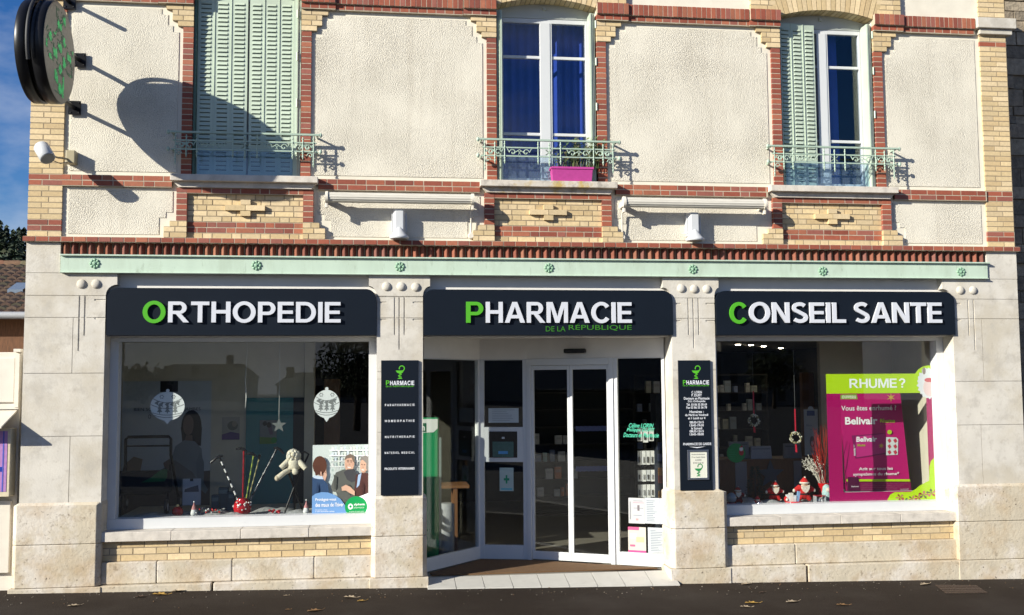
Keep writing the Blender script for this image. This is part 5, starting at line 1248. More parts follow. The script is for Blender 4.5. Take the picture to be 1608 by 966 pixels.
bb([(1328, 752.5), (1428, 752.5), (1428.3, 756), (1328.2, 756)], LIM); bb([(1328.5, 757), (1429, 757), (1430, 770.5), (1329, 770.5)], (.17, .004, .06))
for k in range(4): bt('Médicament à base de plante, utilisé dans le rhume', 1352, 1425-k*6, 758.5+k*3, 760.2+k*3, (.5, .35, .4), 0)
bb([(1330, 749), (1347, 749), (1350, 771), (1331, 771)], (.07, .004, .035)); bt('Belivair', 1336, 1348, 762.5, 765, (.6, .55, .58)); bt('DUPONT', 1413, 1426, 767, 769.5, (.5, .4, .45), 0)
m.prism([PB(1335, 771), PB(1425, 771), PB(1425, 760), PB(1335, 760)], Yb+.021, Yb+.3, (.2, .01, .08))
tag(m.build('display_board', M['print']), 'magenta cardboard display of cold remedy standing behind the pink poster frame', 'display board')
sb = thing('board_stand', 'white plinth carrying the magenta cardboard display', 'plinth', (X(1380, 780, 1), 1.0, SH)); m = MB(); m.box(PB(1326, 771)[0], PB(1432, 771)[0], Yb-.05, Yb+.35, SH, PB(1380, 771)[1]-.001); m.build('plinth_box', M['white'], sb)

# ---- gnomes and decorations in the second display
RD, CR, BK = (.52, .014, .012), (.70, .62, .52), (.012, .012, .012)
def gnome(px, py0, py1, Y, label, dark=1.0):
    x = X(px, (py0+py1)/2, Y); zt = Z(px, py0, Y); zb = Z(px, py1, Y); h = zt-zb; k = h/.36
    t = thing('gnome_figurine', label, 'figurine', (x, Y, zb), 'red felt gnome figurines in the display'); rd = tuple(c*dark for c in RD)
    m = MB(); v = [(.0, .24), (.075, .23), (.115, .15), (.10, .075), (.05, .04), (-.05, .04), (-.10, .075), (-.115, .15), (-.075, .23)]
    m.ball((x, Y, zb+.135*k), .10*k, .055*k, .115*k, 18, 12, rd)
    for s in (-1, 1):
        m.tube([(x+s*.06*k, Y, zb+.20*k), (x+s*.12*k, Y-.01, zb+.175*k), (x+s*.145*k, Y-.015, zb+.165*k)], [.05*k, .038*k, .03*k], 10, rd)
        m.tube([(x+s*.045*k, Y, zb+.08*k), (x+s*.085*k, Y-.01, zb+.03*k), (x+s*.10*k, Y-.015, zb+.018*k)], [.05*k, .036*k, .028*k], 10, rd)
    m.build('body', M['plush'], t)
    for s in (-1, 1):
        m = MB(); m.ball((x+s*.158*k, Y-.015, zb+.16*k), .022*k, .022*k, .028*k, 10, 7, CR); m.build('cuff', M['plush'], t)
        m = MB(); m.ball((x+s*.108*k, Y-.016, zb+.012*k), .028*k, .022*k, .016*k, 10, 7, CR); m.build('foot', M['plush'], t)
    m = MB(); m.lathe([(.103*k, 0), (.105*k, .016*k), (.1*k, .02*k)], (0, 0, 0), 18, BK); m.v = [(x+p[0], Y+p[1]*.6, zb+.10*k+p[2]) for p in m.v]; m.build('belt', M['plush'], t)
    m = MB(); m.ball((x, Y-.045*k, zb+.245*k), .052*k, .03*k, .05*k, 14, 9, (.62, .40, .28)); m.build('face', M['plush'], t)
    m = MB(); pl = [(-.062, .25), (-.055, .19), (-.03, .15), (0, .128), (.03, .15), (.055, .19), (.062, .25), (.03, .232), (0, .225), (-.03, .232)]
    m.prism([(x+a*k, zb+b*k) for a, b in pl], Y-.088*k, Y-.05*k, CR); m.build('beard', M['plush'], t)
    m = MB(); m.lathe([(.068*k, .27*k), (.055*k, .31*k), (.02*k, .35*k), (.004*k, .36*k)], (x, Y-.03*k, zb), 14, rd); m.lathe([(.06*k, .262*k), (.074*k, .268*k), (.074*k, .285*k), (.06*k, .29*k)], (x, Y-.032*k, zb), 14, CR); m.ball((x+.01*k, Y-.035*k, zb+.355*k), .016*k, col=CR); m.build('hat', M['plush'], t)
gnome(1216, 755, 786, .62, 'smaller red felt gnome with white beard between the little tree and the basket')
gnome(1262, 749, 787, .66, 'larger red felt gnome with white beard behind the basket')
gnome(1158, 764, 790, .60, 'red gnome with shade in its colour standing beside the glass snow globe', .45)  # shade put into the colour: this one's red is darkened
x = on(1149, .52); sg = thing('snow_globe', 'glass snow globe on a red base at the shaded end of the display', 'snow globe', (x, .52, SH)); m = MB(); m.ball((x, .52, SH+.115), .07, col=(.25, .28, .32)); m.build('globe', M['gloss'], sg); m = MB(); m.lathe([(.08, .0), (.085, .02), (.06, .05)], (x, .52, SH+.005), 18, (.25, .01, .012)); m.build('base', M['gloss'], sg)
x = on(1189, .47); t = thing('bell_figurine', 'small red and white figurine holding a silver ball at the front of the display', 'figurine', (x, .47, SH)); m = MB(); m.ball((x, .47, SH+.05), .055, .045, .042, 12, 8, (.45, .02, .02)); m.ball((x-.05, .46, SH+.045), .022, .03, .03, 8, 6, CR); m.ball((x+.055, .46, SH+.045), .022, .03, .03, 8, 6, CR); m.build('body', M['plush'], t)
m = MB(); m.ball((x, .445, SH+.085), .03, .028, .026, 10, 8, (.62, .45, .35)); m.build('head', M['plush'], t); m = MB(); m.lathe([(.034, .1), (.02, .125), (.003, .14)], (x, .45, SH), 12, (.5, .02, .02)); m.build('hat', M['plush'], t); m = MB(); m.ball((x+.003, .41, SH+.045), .03, col=(.6, .6, .6)); m.build('silver_ball', M['metal'], t)
x = on(1245, .47); t = thing('gift_basket', 'red basket of small white and blue packages in front of the larger gnome', 'basket', (x, .47, SH)); m = MB(); m.lathe([(.07, .01), (.10, .03), (.105, .06), (.095, .058)], (x, .47, SH), 20, (.45, .012, .02)); m.build('basket', M['gloss'], t)
for dx, c, hh, w_ in ((-.055, (.7, .7, .68), .11, .03), (-.02, (.72, .66, .6), .13, .034), (.015, (.66, .68, .7), .10, .03), (.06, (.2, .34, .55), .15, .024)):
    m = MB(); a = dx*3; m.tube([(x+dx, .46, SH+.04), (x+dx*1.4, .455, SH+.04+hh)], w_, 4, c); m.build('package', M['paint'], t)
m = MB(); m.ball((x-.09, .46, SH+.09), .035, .03, .04, 10, 7, RD); m.ball((x-.09, .44, SH+.085), .02, .02, .022, 8, 6, CR); m.build('doll', M['plush'], t)
# small fir
x = on(1187, .85); ft = thing('small_fir_tree', 'dark little artificial fir tree beside the smaller gnome', 'artificial tree', (x, .85, SH)); m = MB(); m.lathe([(.05, 0), (.055, .06), (.014, .061), (.01, .45)], (x, .85, SH), 10, (.05, .03, .02)); m.build('trunk', M['paint'], ft)
m = MB()
for k in range(900):
    q = random.random(); h = .06+q*.44; rr = .15*(1-q*.72)*random.uniform(.35, 1); a = random.uniform(0, 6.283); p = Vector((x+rr*math.cos(a), .85+rr*math.sin(a), SH+h)); d = Vector((math.cos(a), math.sin(a), random.uniform(-.3, .5))).normalized()*.035; s_ = d.orthogonal().normalized()*.005
    m.add([p-s_, p+s_, p+d], [(0, 1, 2)], False, random.choice([(.02, .035, .02), (.03, .05, .025), (.05, .045, .02)]))
m.build('foliage', M['foliage'], ft)
# vase with branches
x = on(1291, .75); vz = thing('branch_vase', 'red vase of red and frosted white twigs beside the pink poster', 'vase', (x, .75, SH)); z0 = Z(1297, 770, .75)
m = MB(); m.lathe([(.06, 0), (.065, .02), (.075, z0-SH+.10), (.068, z0-SH+.10)], (x+.03, .75, SH), 18, (.42, .008, .01)); m.build('vase', M['gloss'], vz)
m = MB()
for k in range(60):
    c = random.choice([(.38, .02, .01), (.45, .03, .015), (.30, .015, .01)]) if k < 40 else random.choice([(.5, .45, .38), (.62, .58, .5)])
    top = Vector((x+.02+random.uniform(-.16, .08) if k < 40 else x+random.uniform(-.26, .08), .75+random.uniform(-.1, .1), z0+random.uniform(.3, .92 if k < 40 else .48))); b0 = Vector((x+.03+random.uniform(-.04, .04), .75, z0+.05)); md = (b0+top)/2+Vector((random.uniform(-.03, .06), 0, .05))
    m.tube([b0, md, top], [.005, .004, .002], 4, c, cap=False)
    if k >= 40:
        for j in range(8): q = random.random(); p = md+(top-md)*q; m.ball(p+Vector((random.uniform(-.02, .02), 0, random.uniform(-.02, .02))), .008, nu=5, nv=4, col=c)
m.build('branch', M['paint'], vz)
# boxed trinket and pale figure beside it
x = on(1289, .46); m = MB(); m.box(x-.075, x+.075, .44, .54, SH+.003, SH+.02, (.55, .18, .2)); m.box(x-.07, x-.062, .44, .54, SH+.02, SH+.12, (.3, .32, .34)); m.box(x+.062, x+.07, .44, .54, SH+.02, SH+.12, (.3, .32, .34)); m.box(x-.07, x+.07, .44, .54, SH+.12, SH+.13, (.3, .02, .03)); m.ball((x-.02, .49, SH+.06), .03, col=(.5, .5, .52)); m.ball((x+.03, .49, SH+.055), .022, col=(.4, .4, .42)); tag(m.build('trinket_box', M['gloss']), 'small red and clear trinket box in front of the red vase', 'trinket box')
x = on(1299, .6); t = thing('pale_figurine', 'pale blue hooded figurine standing above the trinket box', 'figurine', (x, .6, SH)); m = MB(); m.lathe([(.06, 0), (.065, .12), (.05, .22), (.02, .25)], (x, .6, SH+.01), 14, (.35, .5, .5)); m.build('body', M['plush'], t); m = MB(); m.ball((x, .55, SH+.19), .032, col=(.62, .52, .45)); m.build('face', M['plush'], t)
# hanging wreaths
def wreath(px, py, ytop, tail, label):
    Y = .62; x, z = at(px, py, Y); t = thing('hanging_wreath', label, 'wreath', (x, Y, z-.2), 'small wreaths hanging on red ribbons'); m = MB(); r_ = 9/122
    for k in range(110):
        a = random.uniform(0, 6.283); p = (x+r_*math.cos(a)*random.uniform(.7, 1.15), Y+random.uniform(-.02, .02), z+r_*math.sin(a)*random.uniform(.7, 1.15)); m.ball(p, random.uniform(.006, .014), nu=6, nv=4, col=random.choice([(.38, .34, .2), (.52, .5, .38), (.2, .17, .08), (.6, .58, .5), (.12, .12, .06)]))
    m.build('wreath_ring', M['gloss'], t); m = MB(); zt = 3.105
    m.box(x-.009, x+.009, Y-.002, Y+.002, z+r_, Z(px, ytop, Y), (.45, .01, .03)); m.tube([(x, Y, Z(px, ytop, Y)), (x, Y, zt)], .0015, 4, (.2, .2, .2)); zz = Z(px, tail, Y); m.add([(x-.012, Y, z-r_), (x+.012, Y, z-r_), (x+.022, Y+.01, zz), (x-.004, Y+.01, zz+.01), (x-.012, Y+.004, z-r_), (x+.012, Y+.004, z-r_), (x+.022, Y+.014, zz), (x-.004, Y+.014, zz+.01)], [(0, 1, 2, 3), (7, 6, 5, 4)], False, (.5, .01, .03)); m.build('ribbon', M['paint'], t)
wreath(1184, 660, 614, 680, 'small gilt wreath on a red ribbon hanging over the dark fir tree')
wreath(1249.5, 688, 642, 711, 'small gilt wreath on a red ribbon hanging over the red gnomes')
# green round sticker
m = MB(); cx_, cz_ = at(1156, 711.5, YI); m.prism(ell(cx_, cz_, .128, .128, 40), YI, YI+.002, (.005, .20, .04)); fx, fz = at(1164, 708, YI)
m.flat(ell(fx, fz-.02, .034, .042, 16), YI-.001, (.4, .02, .02)); m.flat(ell(fx, fz+.025, .026, .03, 14), YI-.0015, (.65, .6, .55)); m.flat([(fx-.03, fz+.04), (fx+.026, fz+.045), (fx+.01, fz+.075)], YI-.002, (.4, .02, .02))
for k, w_ in enumerate((.06, .09, .10, .08, .07)): m.flat([(cx_-.10, cz_+.04-k*.03), (cx_-.10+w_, cz_+.04-k*.03), (cx_-.10+w_, cz_+.046-k*.03), (cx_-.10, cz_+.046-k*.03)], YI-.001, (.02, .30, .10))
tag(m.build('window_sticker', M['print']), 'round green christmas sticker half in shade on the glass', 'sticker')
# cards and leaflet stand on the counter
for a, b, ya, yb, Y, lab, c in ((1179, 1211, 701, 720, 2.25, 'pale blue card folder standing in the middle of the counter', (.30, .33, .40)), (1144, 1176, 694, 719, 2.35, 'grey card folder standing at the shaded end of the counter', (.20, .21, .24)), (1231, 1258, 697, 718, 2.3, 'grey photo card standing under the hanging wreath on the counter', (.26, .27, .30))):
    x0, z1 = at(a, ya, Y); x1, z0 = at(b, yb, Y); m = MB(); m.prism([(x0, zb_ if False else Z(1200, 721, 2.2)+.001), (x1+.015, Z(1200, 721, 2.2)+.001), (x1, z1), (x0+.01, z1)], Y, Y+.06, c); m.flat([(x0+.02, z1-.03), (x1-.02, z1-.03), (x1-.02, z1-.05), (x0+.02, z1-.05)], Y-.001, tuple(q*.6 for q in c)); tag(m.build('card_folder', M['paint']), lab, 'card')
def stand_draw(m, x0, x1, z0, z1, Y):
    W, H = x1-x0, z1-z0; m.prism(ell(x0+.5*W, z1, .2*W, .07*H, 16), Y+.0005, Y+.0025, (.33, .36, .36)); m.flat([(x0+.22*W, z0+.86*H), (x0+.78*W, z0+.86*H), (x0+.78*W, z0+.97*H), (x0+.22*W, z0+.97*H)], Y-.001, (.02, .05, .14)); write(m, 'Silicea', x0+.15*W, x0+.55*W, z0+.63*H, z0+.68*H, Y-.001, (.1, .12, .2)); write(m, 'naturel', x0+.4*W, x0+.85*W, z0+.55*H, z0+.59*H, Y-.001, (.1, .12, .2)); m.flat(ell(x0+.55*W, z0+.3*H, .18*W, .12*H, 16), Y-.001, (.12, .10, .10)); m.flat(ell(x0+.55*W, z0+.26*H, .1*W, .05*H, 12), Y-.0015, (.45, .36, .4))
sheet(1262, 1286, 643, 715, 1.55, 'display_stand', 'tall pale grey cardboard stand with a blue badge behind the twigs', 'display stand', (.26, .29, .29), stand_draw)

# ---- entrance: green totem, papers, card rack, window lettering
x0, z1 = at(655, 656, .62); x1, z0 = at(689, 890, .62)
gt = thing('green_totem', 'green advertising totem with a white head just inside the entrance glass', 'totem', ((x0+x1)/2, 1.0, .04)); y_ = 1.02
x0, z1 = at(650, 656, y_); x1 = X(689, 700, y_); zs_ = Z(680, 680, y_)
m = MB(); m.box(x0, x1, y_, y_+.08, .04, z1, (.004, .22, .075)); m.build('totem_board', M['print'], gt, bevel=.02)
m = MB(); m.prism([(x0+.01, zs_), (x1-.07, zs_+.01), (x1-.015, zs_+.06), (x1-.015, z1-.02), (x0+.01, z1-.02)], y_-.003, y_-.001, (.62, .64, .60)); a, b = at(669.5, 671.5, y_); m.box(a-.09, a-.0, y_-.005, y_-.003, b-.06, b+.06, (.01, .10, .05)); write(m, 'n', a-.075, a-.02, b-.04, b+.02, y_-.006, (.62, .64, .6), .02); m.build('totem_head', M['print'], gt)
m = MB(); m.box(x1+.002, x1+.035, y_+.01, y_+.06, .3, Z(693, 687, y_), (.16, .2, .19)); m.build('totem_edge', M['gloss'], gt)
# counter and bin seen behind the side screen
m = MB(); x0, zt = at(690, 763, 2.0); x1 = X(737, 763, 2.0); t = thing('wood_desk', 'light wooden desk corner seen through the entrance side glass', 'desk', ((x0+x1)/2, 2.2, .04)); m.box(x0, x1, 2.0, 2.6, zt-.04, zt); m.build('desk_top', M['wood'], t); m = MB(); m.box(x0+.2, x1-.17, 2.02, 2.5, .04, zt-.041); m.build('desk_side', M['wood'], t)
x, zz = at(700, 792, 1.75); m = MB(); m.lathe([(.12, 0), (.125, .3), (.125, zz-.04), (.09, zz-.02)], (x, 1.75, .04), 20, (.30, .31, .32)); tag(m.build('waste_bin', M['gloss']), 'grey metal waste bin beside the light wooden desk', 'bin')
def paper(fr, u0, u1, z0, z1, w, label, draw=None, base=(.46, .48, .50), grp=None, cat='notice', nm='paper_notice'):
    m = MB(); m.xf = fr; m.box(u0, u1, w, w+.002, z0, z1, base)
    def line(a, b, c, d, colr, k=0):
        m.box(u0+a*(u1-u0), u0+b*(u1-u0), w-.0012-.0004*k, w-.0002-.0004*k, z0+c*(z1-z0), z0+d*(z1-z0), colr)
    if draw: draw(line)
    return tag(m.build(nm, M['print']), label, cat, grp)
def txtlines(line, n=9, a=.12, b=.9, c=(.22, .24, .28)):
    for k in range(n): line(a, b-random.uniform(0, .3), .9-k*.85/n-.028, .9-k*.85/n, c)
paper(xfp, .14, nP-.13, 1.92, 2.12, -.012, 'white paper notice taped on the narrow entrance pane above the screen hatch', lambda l: txtlines(l, 7), (.45, .50, .52))
def crosscard(l): l(.3, .7, .45, .55, (.02, .25, .12)); l(.44, .56, .32, .68, (.02, .25, .12), 1); l(.1, .9, .05, .12, (.1, .4, .5))
paper(xfp, nP*.42, nP*.70, .98, 1.30, -.012, 'pale green cross notice taped on the lower entrance pane', crosscard, (.4, .5, .48))
xfe, nE = frame_xf(ED, EE)
def eu(px, py):      # offset along the entrance panel for a photographed point on its glass
    d = FW*FOC+RT*(px-804)-UP*(py-483); ux, uy = (EE[0]-ED[0])/nE, (EE[1]-ED[1])/nE
    # solve camera + t*d on the vertical plane through ED-EE
    den = d.x*uy-d.y*ux; t = (ED[0]*uy-(ED[1]+DIST)*ux)/den; x, y = d.x*t, d.y*t-DIST
    return ((x-ED[0])*ux+(y-ED[1])*uy, EYE+d.z*t)
def epaper(a, b, ya, yb, label, draw, base, grp=None):
    u0, z1 = eu(a, ya); u1, z0 = eu(b, yb); return paper(xfe, u0, u1, z0, z1, -.010, label, draw, base, grp)
def p1(l):
    txtlines(l, 3, .3, .95); l(.28, .95, .80, .83, (.6, .25, .3), 1); l(.55, .68, .5, .72, (.15, .13, .14), 1); l(.08, .14, .15, .85, (.2, .2, .22), 1); l(.45, .6, .12, .2, (.4, .25, .25), 1)
def p2(l): txtlines(l, 12, .1, .75, (.2, .22, .26)); l(.82, .88, .0, 1, (.35, .36, .42), 1)
def p3(l): l(0, .62, .88, 1, (.6, .08, .2), 1); l(0, 1, 0, .1, (.55, .06, .2), 1); l(.1, .5, .55, .75, (.45, .48, .48), 1); l(.45, .9, .42, .62, (.55, .55, .25), 2); l(.1, .4, .24, .32, (.55, .1, .2), 1); l(.4, .9, .12, .35, (.5, .45, .4), 1)
def p4(l): txtlines(l, 13, .15, .9, (.2, .22, .25)); l(.45, .7, .86, .92, (.4, .42, .42), 1); l(.3, .9, .03, .05, (.25, .25, .25), 1)
G4 = 'paper notices on the entrance glass'
epaper(987, 1013, 781.5, 822.5, 'white notice with a small black figure on the entrance glass, upper row', p1, (.44, .44, .44), G4); epaper(1012.5, 1041, 781.5, 823, 'white notice of grey print with a striped edge on the entrance glass, upper row', p2, (.42, .45, .47), G4)
epaper(986.5, 1015, 827, 869, 'pink and white offer leaflet on the entrance glass, lower row', p3, (.48, .46, .40), G4); epaper(1017.5, 1045.5, 828, 869.5, 'plain white letter on the entrance glass, lower row', p4, (.42, .45, .47), G4)
m = MB(); m.xf = xfe
def ewrite(s, a, b, ya, yb):
    u0, z0 = eu(a, yb); u1, z1 = eu(b, ya); t = MB(); write(t, s, u0, u1, z0, z1, -.0085, (.05, .40, .25), .012, .25); m.add(t.v, t.f, False, (.05, .42, .27))
ewrite('Céline LORIN', 987, 1025, 665, 671.5); ewrite('Philippe DUFIT', 984, 1027, 672.5, 679); ewrite('Docteurs en Pharmacie', 979, 1034, 680, 686.5)
tag(m.build('glass_lettering', M['print']), 'turquoise slanted lettering naming the pharmacists on the entrance glass', 'lettering')
# rack of hanging packs behind that glass
Yk = 1.6; rk = thing('pack_rack', 'rack of hanging white blister packs behind the entrance glass', 'display rack', (X(1018, 720, Yk), Yk, .04)); xk0, xk1 = X(1001, 720, Yk), X(1028, 720, Yk)
m = MB(); m.box((xk0+xk1)/2-.02, (xk0+xk1)/2+.02, Yk+.05, Yk+.09, .04, Z(1015, 660, Yk)); m.box(xk0-.05, xk1+.05, Yk-.1, Yk+.25, .04, .06); m.build('rack_post', M['black'], rk)
for py, n_, hh in ((684, 3, 22), (720, 4, 22), (748, 4, 18), (772, 4, 20)):
    zt = Z(1015, py-hh*.55, Yk); zb_ = Z(1015, py+hh*.5, Yk); m = MB(); m.tube([(xk0, Yk+.04, zt+.02), (xk1, Yk+.04, zt+.02)], .006, 5); m.build('rack_bar', M['black'], rk)
    for k in range(n_):
        a = xk0+(xk1-xk0)*(k+.08)/n_; b = xk0+(xk1-xk0)*(k+.92)/n_; m = MB(); m.box(a, b, Yk, Yk+.02, zb_+random.uniform(0, .02), zt, random.choice([(.66, .66, .66), (.55, .56, .58), (.7, .7, .7)])); m.box(a+.01, (a+b)/2, Yk-.012, Yk, zb_+.04, (zb_+zt)/2+.02, random.choice([(.03, .03, .035), (.3, .3, .32), (.05, .05, .06)])); m.build('blister_pack', M['gloss'], rk)
m = MB(); x0 = X(1031, 720, 1.9); m.box(x0, x0+.4, 1.9, 2.2, .04, 2.3, (.02, .025, .04)); shf = thing('side_shelf', 'dark shelf of orange and blue packs beside the hanging rack', 'shelf', (x0+.2, 2.05, .04)); m.build('shelf_body', M['paint'], shf)
for py, c in ((700, (.03, .05, .16)), (718, (.10, .12, .25)), (740, (.42, .18, .03)), (752, (.28, .06, .04)), (776, (.42, .2, .03))):
    m = MB(); zc_ = Z(1040, py, 1.9); m.box(x0+.02, x0+.3, 1.88, 1.899, zc_-.06, zc_+.05, c); m.build('pack', M['paint'], shf)

# ------------------------------------------------------------------ beside the building
# vending cabinet
YV = .12; xR = -4.335; vm = thing('vending_cabinet', 'white metal vending cabinet with a small canopy beside the corner pier', 'vending machine', (-4.8, .4, zg(-4.8)))
z_ = lambda py: Z(20, py, YV)
m = MB(); m.box(-5.3, xR, .16, .6, zg(-5)-.05, z_(553)); m.build('cabinet_body', M['oldwhite'], vm, bevel=.006)
m = MB(); m.box(-5.28, xR-.06, YV+.012, .158, z_(632), z_(562)); m.build('upper_panel', M['oldwhite'], vm, bevel=.008)
m = MB(); m.box(-5.3, xR-.001, YV+.0, .159, z_(640)-.02, z_(637)); m.box(xR-.05, xR-.002, YV-.01, .159, z_(640), z_(556)); m.box(xR-.07, xR+.01, YV-.02, .2, z_(553)+.002, z_(548)); m.build('frame_edge', M['oldwhite'], vm)
m = MB(); xx = xR-.02; m.add([(-5.3, YV+.02, z_(640)-.03), (xx, YV+.02, z_(640)-.03), (xx-.03, -.28, z_(668)), (-5.3, -.28, z_(668)), (-5.3, YV+.02, z_(640)-.05), (xx, YV+.02, z_(640)-.05), (xx-.03, -.28, z_(668)-.02), (-5.3, -.28, z_(668)-.02)], [(3, 2, 1, 0), (4, 5, 6, 7), (0, 1, 5, 4), (2, 3, 7, 6), (1, 2, 6, 5)]); m.build('canopy', M['oldwhite'], vm)
m = MB(); xv = X(16, 720, -.04); m.box(-5.2, xv, -.04, .15, z_(778), z_(672), (.60, .52, .36)); vb = m.build('dispenser_box', M['paint'], vm, bevel=.006)
m = MB(); x0 = -4.62; x1 = xv-.035; zt, zb_ = z_(676), z_(770); m.box(x0, x1, -.044, -.0405, zb_, zt, (.42, .22, .45)); m.box(x1-.05, x1-.035, -.046, -.044, zb_, zt, (.10, .12, .45))
for q_ in (.86, .48, .18): 
    m.box(x1-.16, x1-.09, -.047, -.044, zb_+(zt-zb_)*(q_-.07), zb_+(zt-zb_)*(q_+.05), (.04, .035, .04)); m.box(x1-.15, x1-.13, -.049, -.047, zb_+(zt-zb_)*(q_-.05), zb_+(zt-zb_)*(q_+.03), (.55, .52, .45))
m.box(x1-.17, x1-.052, -.047, -.044, zb_+(zt-zb_)*.33, zb_+(zt-zb_)*.41, (.03, .06, .35)); m.build('dispenser_front', M['gloss'], vb)
m = MB(); m.box(-5.28, xR-.05, YV-.02, .158, z_(902)+.02, z_(786)); m.build('lower_door', M['oldwhite'], vm, bevel=.008)

# rubble neighbour on the other side
m = MB(); x0 = QR1+.02; zz = -.4
while zz < 9.6:
    h = random.uniform(.12, .26); xx = x0-random.uniform(0, .2)
    while xx < 12.5:
        w_ = random.uniform(.18, .5); c = random.choice([(.26, .21, .15), (.30, .25, .18), (.20, .165, .12), (.34, .28, .20)])
        if xx+w_ > x0:
            a = max(xx, x0); yj = .68+random.uniform(-.02, .03)
            m.box(a, xx+w_-.015, yj, .9, zz, zz+h-.015, c)
        xx += w_
    zz += h
nb = thing('rubble_house', 'old rubble stone house wall beyond the corner brickwork', 'building', (10.5, .8, zg(10))); m.build('stone_wall', M['rubble'], nb)
m = MB(); m.box(x0, 12.5, .72, 6, -.5, 9.6); m.build('wall_core', mat('rubble_mortar', (.3, .26, .2), .95, var=.3, vscale=10), nb)

# tiled house behind on the other side
hb = thing('tiled_barn', 'low brown boarded barn with a mossy tiled roof beyond the vending cabinet', 'building', (-9, 10, 0)); Ya, Yb2 = 9.0, 13.0
ze = Z(20, 494, Ya); zr = Z(20, 417, Yb2)
m = MB(); n = 15; x0, x1 = -14.0, -5.0
for k in range(n):
    t0 = k/n; ya_, yb_ = Ya+(Yb2-Ya)*t0, Ya+(Yb2-Ya)*(k+1)/n; za_, zb_ = ze+(zr-ze)*t0, ze+(zr-ze)*(k+1)/n; xx = x0
    while xx < x1:
        w_ = .21; c = random.choice([(.08, .045, .028), (.06, .036, .026), (.095, .06, .04), (.05, .042, .024), (.075, .04, .027)]); h_ = random.uniform(.0, .015)
        m.add([(xx, ya_, za_+.05+h_), (xx+w_*.5, ya_, za_+.09+h_), (xx+w_-.01, ya_, za_+.05+h_), (xx, yb_+.03, zb_+.015), (xx+w_*.5, yb_+.03, zb_+.05), (xx+w_-.01, yb_+.03, zb_+.015), (xx, ya_, za_), (xx+w_-.01, ya_, za_)], [(0, 1, 4, 3), (1, 2, 5, 4), (6, 7, 2, 1, 0)], False, c); xx += w_
m.add([(x0, Ya, ze-.02), (x1, Ya, ze-.02), (x1, Yb2+.05, zr-.02), (x0, Yb2+.05, zr-.02)], [(0, 1, 2, 3)], False, (.05, .03, .02)); ro_ = m.build('roof', M['rooftile'], hb)
m = MB()
xx = x0
while xx < x1: m.lathe([(.12, 0), (.13, .3), (.11, .42)], (xx, Yb2, zr+.0), 10, random.choice([(.16, .09, .05), (.2, .09, .05), (.12, .10, .05)]), 'x'); xx += .38
m.build('ridge_tile', M['rooftile'], ro_)
m = MB(); m.tube([(x0, Ya-.05, ze-.02), (x1, Ya-.05, ze-.02)], .075, 8, (.3, .31, .33)); m.build('gutter', M['paint'], hb)
m = MB(); xs_, zs_ = at(30, 451, 10.8); xq = X(45, 451, 10.8); ta = .36; yy0, yy1 = Ya+(Yb2-Ya)*.36, Ya+(Yb2-Ya)*.5; zz0, zz1 = ze+(zr-ze)*.36+.12, ze+(zr-ze)*.5+.12; xs0 = X(21, 451, 10.8)
m.add([(xs0, yy0, zz0), (xq, yy0, zz0), (xq, yy1, zz1), (xs0, yy1, zz1), (xs0, yy0, zz0-.1), (xq, yy0, zz0-.1)], [(0, 1, 2, 3), (4, 5, 1, 0)], False, (.16, .2, .26)); m.build('roof_window', M['gloss'], ro_)
m = MB(); m.box(x0+.2, x1-.3, Ya+.35, Ya+.45, zg(-8)-.3, ze+.1); m.box(x0+.2, x1-.3, Ya+.45, Yb2+3, zg(-8)-.3, ze-.1); m.build('wall', M['barn'], hb)

# wooded hill
m = MB(); nx, ny = 50, 10; v = []; f = []
for j in range(ny+1):
    for i in range(nx+1):
        x = -150+130*i/nx; y = 70+90*j/ny; hgt = 23*math.exp(-((x+60)/45)**2)*math.sin(math.pi*min(1, j/ny*.55+.0)) ; v.append((x, y, -1.0+max(0, hgt)+math.sin(x*.2)*.3))
for j in range(ny):
    for i in range(nx): a = j*(nx+1)+i; f.append((a, a+1, a+nx+2, a+nx+1))
m.add(v, f, True); struct(m.build('hill', M['hill']))
m = MB()
for k in range(110):
    x = random.uniform(-52, -34); y = random.uniform(98, 125); j = (y-70)/9; base = -1+23*math.exp(-((x+60)/45)**2)*math.sin(math.pi*min(1, (y-70)/90*.55)); h = random.uniform(4, 6.5)+(1.5 if random.random() < .2 else 0)
    m.tube([(x, y, base-.3), (x, y, base+h)], [.2, .04], 5, (.05, .04, .03), cap=False)
    for q_ in range(90):
        t = random.random(); rr = (1-t)*h*.24*random.uniform(.4, 1); a = random.uniform(0, 6.283); p = Vector((x+rr*math.cos(a), y+rr*math.sin(a), base+h*(.08+.92*t))); d = Vector((math.cos(a), math.sin(a), -.35))*(.5+.6*(1-t)); s_ = Vector((-math.sin(a), math.cos(a), .1))*.35
        m.add([p-s_, p+d, p+s_, p+Vector((0, 0, .35))], [(0, 1, 2), (0, 2, 3)], False, random.choice([(.025, .045, .022), (.035, .055, .025), (.05, .06, .025), (.02, .035, .02)]))
tag(m.build('conifer_wood', M['foliage']), 'dark conifer wood on the far hill', 'wood', kind='stuff')

